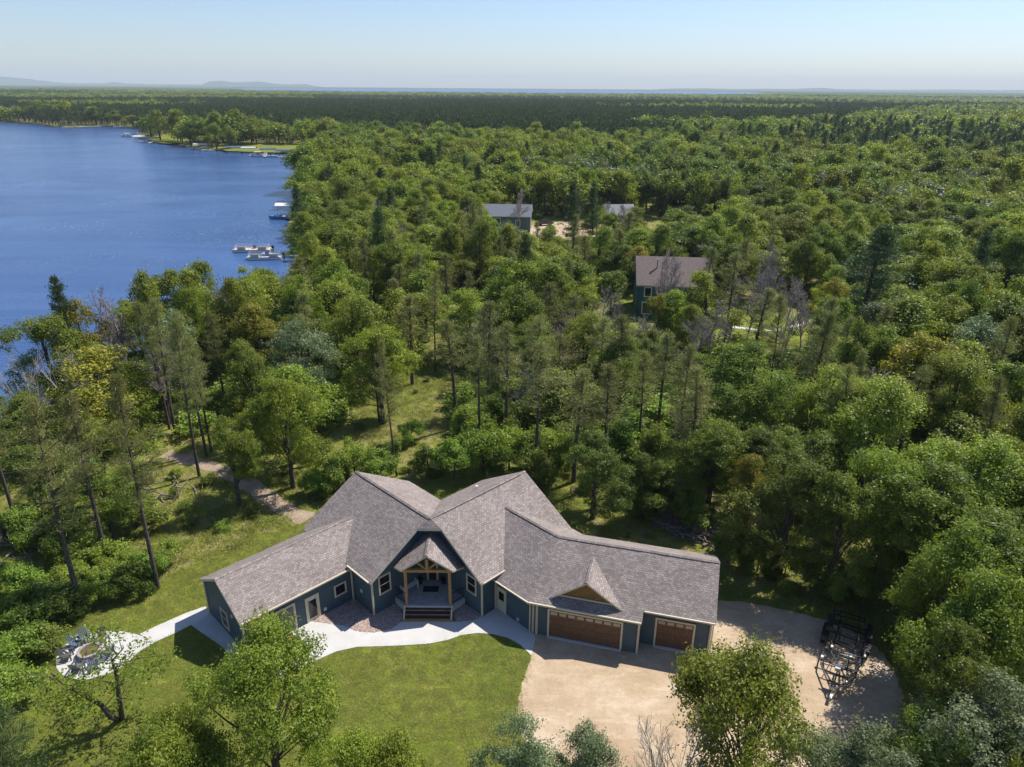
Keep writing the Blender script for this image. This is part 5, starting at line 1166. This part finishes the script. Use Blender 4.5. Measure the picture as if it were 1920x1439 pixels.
car((8.3, 189.5), .3, 'carpaint', 'dark car parked right of the grey neighbour house'); car((24.0, 187.0), 1.3, 'redpaint', 'red car parked by the small neighbour shed')
t = empty('picnic_table', (17.5, 184, .02), 'brown picnic table on the sandy neighbour drive', 'table', rz=.2)
m = MB(); m.box((0, 0, .75), (2.2, .8, .06)); m.build('table_top', M['wood'], t)
for sg in (-1, 1):
    m = MB(); m.box((0, sg * .75, .45), (2.2, .26, .05)); m.build('seat', M['wood'], t)
    m = MB(); m.box((sg * .8, 0, .4), (.1, 1.5, .08)); m.tube([(sg * .8, -.6, 0), (sg * .8, -.2, .72)], .05, 4); m.tube([(sg * .8, .6, 0), (sg * .8, .2, .72)], .05, 4); m.build('leg_frame', M['wood'], t)

# ------------------------------------------------------------------ boats, lifts and docks
def boat(px, py, rz, L, label, kind='pontoon', cover=None, canopy=False, motor=True, hull='whitepaint'):
    x, y = un(px, py, WZ); t = empty('pontoon_boat' if kind == 'pontoon' else 'motor_boat', (x, y, WZ), label, 'boat', rz=rz)
    if kind == 'pontoon':
        for sg in (-1, 1):
            m = MB(); m.tube([(-L / 2, sg * .95, .2), (L * .42, sg * .95, .2), (L / 2, sg * .95, .38)], [.32, .32, .1], 10); m.build('pontoon', M['alu'], t)
        m = MB(); m.box((0, 0, .58), (L * .96, 2.5, .1)); m.build('deck', M[cover or 'whitepaint'], t)
        m = MB()
        for z in (.85, 1.2, 1.5):
            for sg in (-1, 1): m.tube([(-L * .42, sg * 1.18, z), (L * .42, sg * 1.18, z)], .03, 4)
            m.tube([(L * .42, -1.18, z), (L * .42, 1.18, z)], .03, 4); m.tube([(-L * .42, -1.18, z), (-L * .42, 1.18, z)], .03, 4)
        for i in range(8):
            for sg in (-1, 1): m.tube([(-L * .42 + i * L * .12, sg * 1.18, .6), (-L * .42 + i * L * .12, sg * 1.18, 1.5)], .025, 4)
        m.build('railing', M['alu'], t)
        for sx in (-.28, .25):
            m = MB(); m.box((sx * L, .75, .82), (1.8, .6, .4)); m.box((sx * L, 1.02, 1.15), (1.8, .14, .35)); m.build('seat', M['canvas'], t)
        m = MB(); m.box((-.05 * L, -.6, 1.0), (.7, .6, .8)); m.build('console', M['bluegrey'], t)
    else:
        m = MB(); st = [(-L / 2, .95, .75), (0, 1.05, .8), (L * .3, .8, .9), (L / 2, .05, 1.0)]
        for i in range(3):
            (x0, w0, z0), (x1, w1, z1) = st[i], st[i + 1]
            for sg in (-1, 1): m.face([(x0, sg * w0 * .6, 0), (x1, sg * w1 * .6, .05 * i), (x1, sg * w1, z1), (x0, sg * w0, z0)] if sg < 0 else [(x0, sg * w0, z0), (x1, sg * w1, z1), (x1, sg * w1 * .6, .05 * i), (x0, sg * w0 * .6, 0)], 0)
            m.face([(x0, -w0, z0), (x1, -w1, z1), (x1, w1, z1), (x0, w0, z0)] if i == 2 else [(x0, -w0, z0 * .55), (x1, -w1, z1 * .55), (x1, w1, z1 * .55), (x0, w0, z0 * .55)], 0)
        m.face([(-L / 2, -.57, 0), (-L / 2, .57, 0), (-L / 2, .95, .75), (-L / 2, -.95, .75)], 0); m.build('hull', M[hull], t)
        m = MB(); m.box((.1, 0, .95), (.08, 1.6, .5), rx=0); m.build('windscreen', M['glass'], t)
        m = MB(); m.box((-.9, 0, .65), (.6, 1.5, .35)); m.build('seat', M['canvas'], t)
    if canopy:
        m = MB()
        for i in range(6):
            a0, a1 = -1.15 + i * 2.3 / 6, -1.15 + (i + 1) * 2.3 / 6; z0, z1 = 2.5 - a0 * a0 * .12, 2.5 - a1 * a1 * .12
            m.face([(-L * .3, a0, z0), (L * .15, a0, z0), (L * .15, a1, z1), (-L * .3, a1, z1)], 0); m.face([(-L * .3, a1, z1 - .04), (L * .15, a1, z1 - .04), (L * .15, a0, z0 - .04), (-L * .3, a0, z0 - .04)], 0)
        for sx in (-.3, .15):
            for sg in (-1, 1): m.tube([(sx * L, sg * 1.13, .6), (sx * L, sg * 1.13, 2.35)], .03, 4)
        m.build('bimini_top', M['canvas'], t)
    if motor:
        m = MB(); m.box((-L / 2 - .25, 0, 1.0), (.5, .4, .6)); m.box((-L / 2 - .3, 0, .3), (.2, .16, 1.0)); m.build('outboard_motor', M['black'], t)
    return t
def lift(px, py, rz, L, mat, label):
    x, y = un(px, py, WZ); t = empty('boat_lift', (x, y, WZ - 1), label, 'boat lift', rz=rz)
    for sx in (-.38, .38):
        for sg in (-1, 1): m = MB(); m.tube([(sx * L, sg * 1.6, 0), (sx * L, sg * 1.6, 3.9)], .06, 5); m.build('post', M['alu'], t)
    m = MB()
    for i in range(6):
        a0, a1 = -1.8 + i * .6, -1.8 + (i + 1) * .6; z0, z1 = 4.5 - a0 * a0 * .18, 4.5 - a1 * a1 * .18
        m.face([(-L / 2, a0, z0), (L / 2, a0, z0), (L / 2, a1, z1), (-L / 2, a1, z1)], 0); m.face([(-L / 2, a1, z1 - .05), (L / 2, a1, z1 - .05), (L / 2, a0, z0 - .05), (-L / 2, a0, z0 - .05)], 0)
    for sg in (-1, 1): m.box((0, sg * 1.8, 3.75), (L, .04, .36))
    m.build('canopy', M[mat], t); m = MB()
    for sg in (-1, 1): m.box((0, sg * 1.6, 1.2), (L * .8, .1, .12))
    m.build('side_beam', M['alu'], t); return t
def dock(a, b, w, label):
    A = Vector((*un(*a, WZ), 0)); B = Vector((*un(*b, WZ), 0)); d = B - A; L = d.length; t = empty('dock', (A.x, A.y, WZ), label, 'dock', rz=math.atan2(d.y, d.x))
    n = int(L / .6); m0 = None
    for i in range(min(n, 40)):
        m = MB(); m.box(((i + .5) * L / min(n, 40), 0, .5), (L / min(n, 40) - .06, w, .06)); m.build('deck_panel', M['skirt'], t)
    for i in range(max(2, int(L / 3)) + 1):
        for sg in (-1, 1): m = MB(); m.tube([(i * L / max(2, int(L / 3)), sg * w / 2, -1.5), (i * L / max(2, int(L / 3)), sg * w / 2, .7)], .05, 5); m.build('dock_post', M['alu'], t)
dock((560, 484), (492, 479), 1.4, 'grey dock running out beside the two covered boats')
boat(474, 472, math.radians(184), 8.5, 'pontoon boat with railings and tan deck at the near dock', cover='canvas')
boat(497, 486, math.radians(186), 7.5, 'grey covered boat with black motor, half hidden by the shore oak', cover='skirt')
lift(536, 404, .1, 5, 'whitepaint', 'boat lift with white canopy at the small dock behind the leaning pine'); boat(527, 411, math.radians(185), 6.5, 'blue and white boat under the white canopied lift', 'motor', hull='bluecanvas')
boat(238, 257, math.radians(188), 8, 'pontoon boat with tan sunshade alone on open water', canopy=True)
far = [('lift', 264, 265, 'whitepaint', 'white canopied lift at the left end of the far shore'), ('boat', 271, 268, 'motor', 'white boat beside the leftmost far shore lift'), ('lift', 289, 268, 'darkmetal', 'dark canopied boat lift on the far shore'), ('boat', 304, 268, 'motor', 'white boat right of the dark canopied lift'),
       ('lift', 378, 281, 'skirt', 'pale lift below the dark oaks on the far shore'), ('boat', 391, 284, 'motor', 'white boat right of the pale lift below the dark oaks'), ('lift', 440, 287, 'bluegrey', 'blue grey canopied lift in the middle of the boat row'), ('lift', 468, 288, 'skirt', 'grey canopied lift next to the blue grey one'),
       ('boat', 482, 294, 'pontoon', 'pontoon boat with tan top in front of the shore lawn'), ('lift', 503, 290, 'bluegrey', 'wide grey canopied lift in front of the shore lawn'), ('boat', 508, 295, 'motor', 'long white boat in front of the wide grey lift'), ('lift', 533, 293, 'bluegrey', 'blue grey lift at the right end of the boat row'), ('boat', 538, 297, 'motor', 'white boat at the right end of the boat row'),
       ('lift', 124, 234, 'whitepaint', 'white canopied lift on the farthest left shore'), ('boat', 146, 236, 'pontoon', 'white pontoon boat right of the farthest lift'), ('boat', 165, 236, 'motor', 'white boat in the middle of the farthest shore'), ('boat', 190, 237, 'motor', 'white boat right of the others on the farthest shore'), ('boat', 222, 239, 'motor', 'small white boat moored off the farthest shore bushes')]
for q in far:
    if q[0] == 'lift': lift(q[1], q[2], RNG.uniform(-.15, .15), 8, q[3], q[4])
    else: boat(q[1], q[2], math.radians(184) + RNG.uniform(-.15, .15), 8.0, q[4], q[3], canopy='tan top' in q[4])
for a, b, l_ in (((500, 283), (497, 296), 'dock in the middle of the far boat row'), ((297, 262), (280, 270), 'dock beside the dark canopied lift'), ((175, 232), (172, 237), 'dock on the farthest left shore')): dock(a, b, 1.6, l_)

# ------------------------------------------------------------------ yard things
def trailer(loc, rz, label, s=1.0, winch=False):
    """tongue tip at loc, running along +y"""
    t = empty('boat_trailer', loc, label, 'trailer', rz=rz); t.scale = (s, s, s); m = MB(); r = .055; z = .5
    for sg in (-1, 1): m.tube([(sg * .05, .55, z), (sg * 1.0, 2.5, z), (sg * 1.05, 3.2, z), (sg * 1.05, 7.3, z)], r, 4)
    m.tube([(0, 0, z - .05), (0, 3.0, z)], .065, 4)
    for y in (1.35, 2.1, 2.9, 3.9, 4.9, 5.9, 6.8, 7.25):
        w = np.interp(y, [.55, 2.5, 3.2], [.05, 1.0, 1.05]); m.tube([(-w, y, z), (w, y, z)], r * .85, 4)
    m.tube([(-.62, 2.1, z), (-.35, 3.9, z)], .03, 4); m.tube([(.62, 2.1, z), (.35, 3.9, z)], .03, 4); m.build('frame', M['black'], t)
    for x in (-.6, .6):
        m = MB(); m.box((x, 5.5, z + .2), (.09, 3.4, .08)); m.build('bunk', M['rubber'], t)
    m = MB()
    for x in (-.75, .75, -.3, .3):
        for y in (4.2, 6.8): m.tube([(x, y, z), (x, y, z + .2)], .03, 4)
    for x in (-1.0, 1.0): m.tube([(x, 7.0, z), (x, 7.0, z + 1.0)], .03, 5)
    m.build('bunk_bracket', M['black'], t)
    for sg in (-1, 1):
        for y in (5.2, 6.0):
            o = MB(); o.tube([(sg * 1.2, y, .34), (sg * 1.42, y, .34)], .34, 14); w = o.build('wheel', M['rubber'], t); o = MB(); o.tube([(sg * 1.425, y, .34), (sg * 1.435, y, .34)], .17, 10); o.build('rim', M['galv'], w)
        m = MB(); pr = [(4.75, .55), (4.85, .78), (5.6, .82), (6.35, .78), (6.45, .55)]
        for i in range(4): m.face([(sg * 1.15, pr[i][0], pr[i][1]), (sg * 1.47, pr[i][0], pr[i][1]), (sg * 1.47, pr[i + 1][0], pr[i + 1][1]), (sg * 1.15, pr[i + 1][0], pr[i + 1][1])], 0)
        m.build('fender', M['black'], t)
    m = MB(); m.tube([(0, 0, z - .1), (0, .25, z - .05)], .09, 6); m.tube([(.18, .6, 0), (.18, .6, .95)], .04, 6); m.build('coupler_jack', M['galv'], t)
    m = MB(); m.tube([(0, 1.3, z), (0, 1.7, z + .75)], .05, 4); m.build('winch_post', M['black'], t)
    m = MB(); m.box((0, 1.65, z + .8), (.3, .22, .25)); m.tube([(-.35, 1.75, z + .95), (.35, 1.75, z + .95)], .06, 6); m.build('winch', M['galv'], t)
    for sg in (-1, 1):
        m = MB(); m.box((sg * 1.02, 2.95, z + .18), (.14, .2, .12)); m.build('guide_roller', M['whitepaint'], t)
trailer((19.0, 31.7, 0), -math.atan2(.53, .85), 'black boat trailer with its coupler on the sand, the lower of two', 1.0)
trailer((20.15, 32.35, .42), -math.atan2(.42, .9), 'black boat trailer with a silver winch set on top of the other', .93)

# fire pit and chairs
fx, fy = un(170, 1228); t = empty('fire_pit', (fx, fy, .045), 'round fire pit in the middle of the pale patio', 'fire pit')
n = 18
for i in range(n):
    a = i * 2 * math.pi / n
    for lv in (0, 1):
        b = a + lv * math.pi / n; m = MB(); m.box((.62 * math.cos(b), .62 * math.sin(b), .1 + lv * .19), (.17, .205, .18), rz=b); m.build('block', M['bark_grey'], t)
m = MB(); m.tube([(0, 0, .0), (0, 0, .3)], .54, 18); m.build('embers', M['ash'], t)
def adirondack(px, py, face, label, mat='bluegrey'):
    x, y = un(px, py); t = empty('garden_chair', (x, y, .045), label, 'chair', rz=face); t.scale = (.9, .9, .9); m = MB()
    for i in range(5): m.box((0, -.24 + i * .12, .36 - i * .025), (.52, .1, .025))
    m.build('seat', M[mat], t); m = MB()
    for i in range(5):
        xx = -.22 + i * .11; m.tube([(xx * .9, .26, .28), (xx * 1.15, .52, .92 + .08 * (1 - abs(xx) / .22))], .045, 4)
    m.build('backrest', M[mat], t)
    for sg in (-1, 1):
        m = MB(); m.box((sg * .33, .02, .56), (.13, .72, .03)); m.build('armrest', M[mat], t)
        m = MB(); m.box((sg * .3, -.27, .27), (.05, .09, .54)); m.tube([(sg * .3, -.2, .34), (sg * .3, .5, .04)], .04, 4); m.build('leg', M[mat], t)
def facing(px, py): x, y = un(px, py); return math.atan2(fy - y, fx - x) + math.pi / 2
for px, py, lb, mt in ((160, 1204, 'blue grey garden chair directly behind the fire pit', 'bluegrey'), (143, 1214, 'blue grey garden chair behind and left of the fire pit', 'bluegrey'), (187, 1206, 'grey garden chair behind and right of the fire pit', 'grey'),
                       (128, 1236, 'grey garden chair left of the fire pit', 'grey'), (178, 1252, 'blue grey garden chair in front of the fire pit', 'bluegrey'), (148, 1258, 'grey garden chair in front and left of the fire pit', 'grey'), (203, 1232, 'blue grey garden chair right of the fire pit', 'bluegrey')):
    adirondack(px, py, facing(px, py), lb, mt)
tx, ty = un(533, 1222); t = empty('patio_table', (tx, ty, .045), 'orange wooden patio table on the concrete by the left garage door', 'table', rz=.75)
for i in range(7): m = MB(); m.box((0, -.42 + i * .14, .73), (1.5, .125, .035)); m.build('slat', M['orange'], t)
for sx in (-.65, .65):
    for sy in (-.36, .36): m = MB(); m.box((sx, sy, .36), (.07, .07, .72)); m.build('leg', M['orange'], t)
def pchair(px, py, rz, label):
    x, y = un(px, py); t = empty('patio_chair', (x, y, .045), label, 'chair', rz=rz)
    m = MB(); m.box((0, 0, .44), (.5, .5, .05)); m.build('seat', M['grey'], t); m = MB(); m.box((0, .26, .8), (.5, .05, .7), rx=-.18); m.build('backrest', M['greyline'], t)
    for sx in (-.22, .22):
        for sy in (-.22, .22): m = MB(); m.tube([(sx, sy, 0), (sx, sy, .44)], .018, 4); m.build('leg', M['black'], t)
pchair(553, 1216, -1.0, 'grey high backed chair at the right end of the patio table'); pchair(508, 1222, 1.9, 'grey chair at the left end of the patio table')
# doorstep mat, stump, brush pile, garden bits
x, y = Lf(17.8, 37.1); m = MB(); m.tube([(x, y, .046), (x, y, .06)], .48, 20); m.build('round_doormat', M['mat'], label='dark half round mat outside the glazed side door', cat='doormat')
x, y = un(1177, 1008); m = MB(); m.tube([(x, y, 0), (x, y, .5)], [.16, .13], 8); m.build('tree_stump', M['bark'], label='short dark stump in the grass behind the garage', cat='stump')
def pile(cx, cy, n, R, label, mat, seed, name='brush_pile'):
    rg = np.random.default_rng(seed); m = MB()
    for i in range(n):
        a = rg.uniform(0, 6.28); r = R * rg.uniform(0, 1) ** .6; p = Vector((cx + r * math.cos(a) * 1.6, cy + r * math.sin(a), rg.uniform(.05, .9) * (1 - r / R * .7))); d = Vector((rg.normal(), rg.normal(), rg.normal() * .25)).normalized() * rg.uniform(.4, 1.3)
        m.tube([p - d, p + d], [rg.uniform(.03, .11), rg.uniform(.02, .07)], 5)
    m.build(name, M[mat], label=label, kind='stuff')
x, y = un(1290, 985); pile(x, y, 170, 1.8, 'grey heap of cut logs and brush behind the garage', 'log', 3); x, y = un(1335, 1005); pile(x, y, 130, 1.6, 'smaller heap of cut branches right of the log heap', 'log', 4)
x, y = un(300, 925); pile(x, y, 34, 2.6, 'scattered pale dead sticks in the meadow', 'log', 5, 'fallen_sticks'); x, y = un(60, 1020); pile(x, y, 50, 2.6, 'dead sticks lying in the thicket at the left', 'log', 6, 'fallen_sticks')
for px, py, rz, L, lb in ((90, 1140, .5, 2.6, 'fallen log in the thicket left of the lawn'), (675, 850, .2, .9, 'pale short log in the meadow behind the house')):
    x, y = un(px, py); t = MB(); d = Vector((math.cos(rz), math.sin(rz), .04)) * L / 2; c = Vector((x, y, .2)); t.tube([c - d, c + d], [.2, .16], 8); t.build('fallen_log', M['bark_white'], label=lb, cat='log')

# ------------------------------------------------------------------ the air
m = MB(); m.box((0, 7100, 130), (36000, 19800, 272))
hz = m.build('haze', [M['water']], kind='stuff', label='thin blue summer haze over the far woods')
k = N('haze'); v = k.n('ShaderNodeVolumePrincipled'); v.inputs['Color'].default_value = (.80, .92, 1, 1); v.inputs['Density'].default_value = 8e-5; v.inputs['Anisotropy'].default_value = .0
k.l(v.outputs[0], k.out.inputs['Volume']); hz.data.materials[0] = k.m; hz.display_type = 'WIRE'
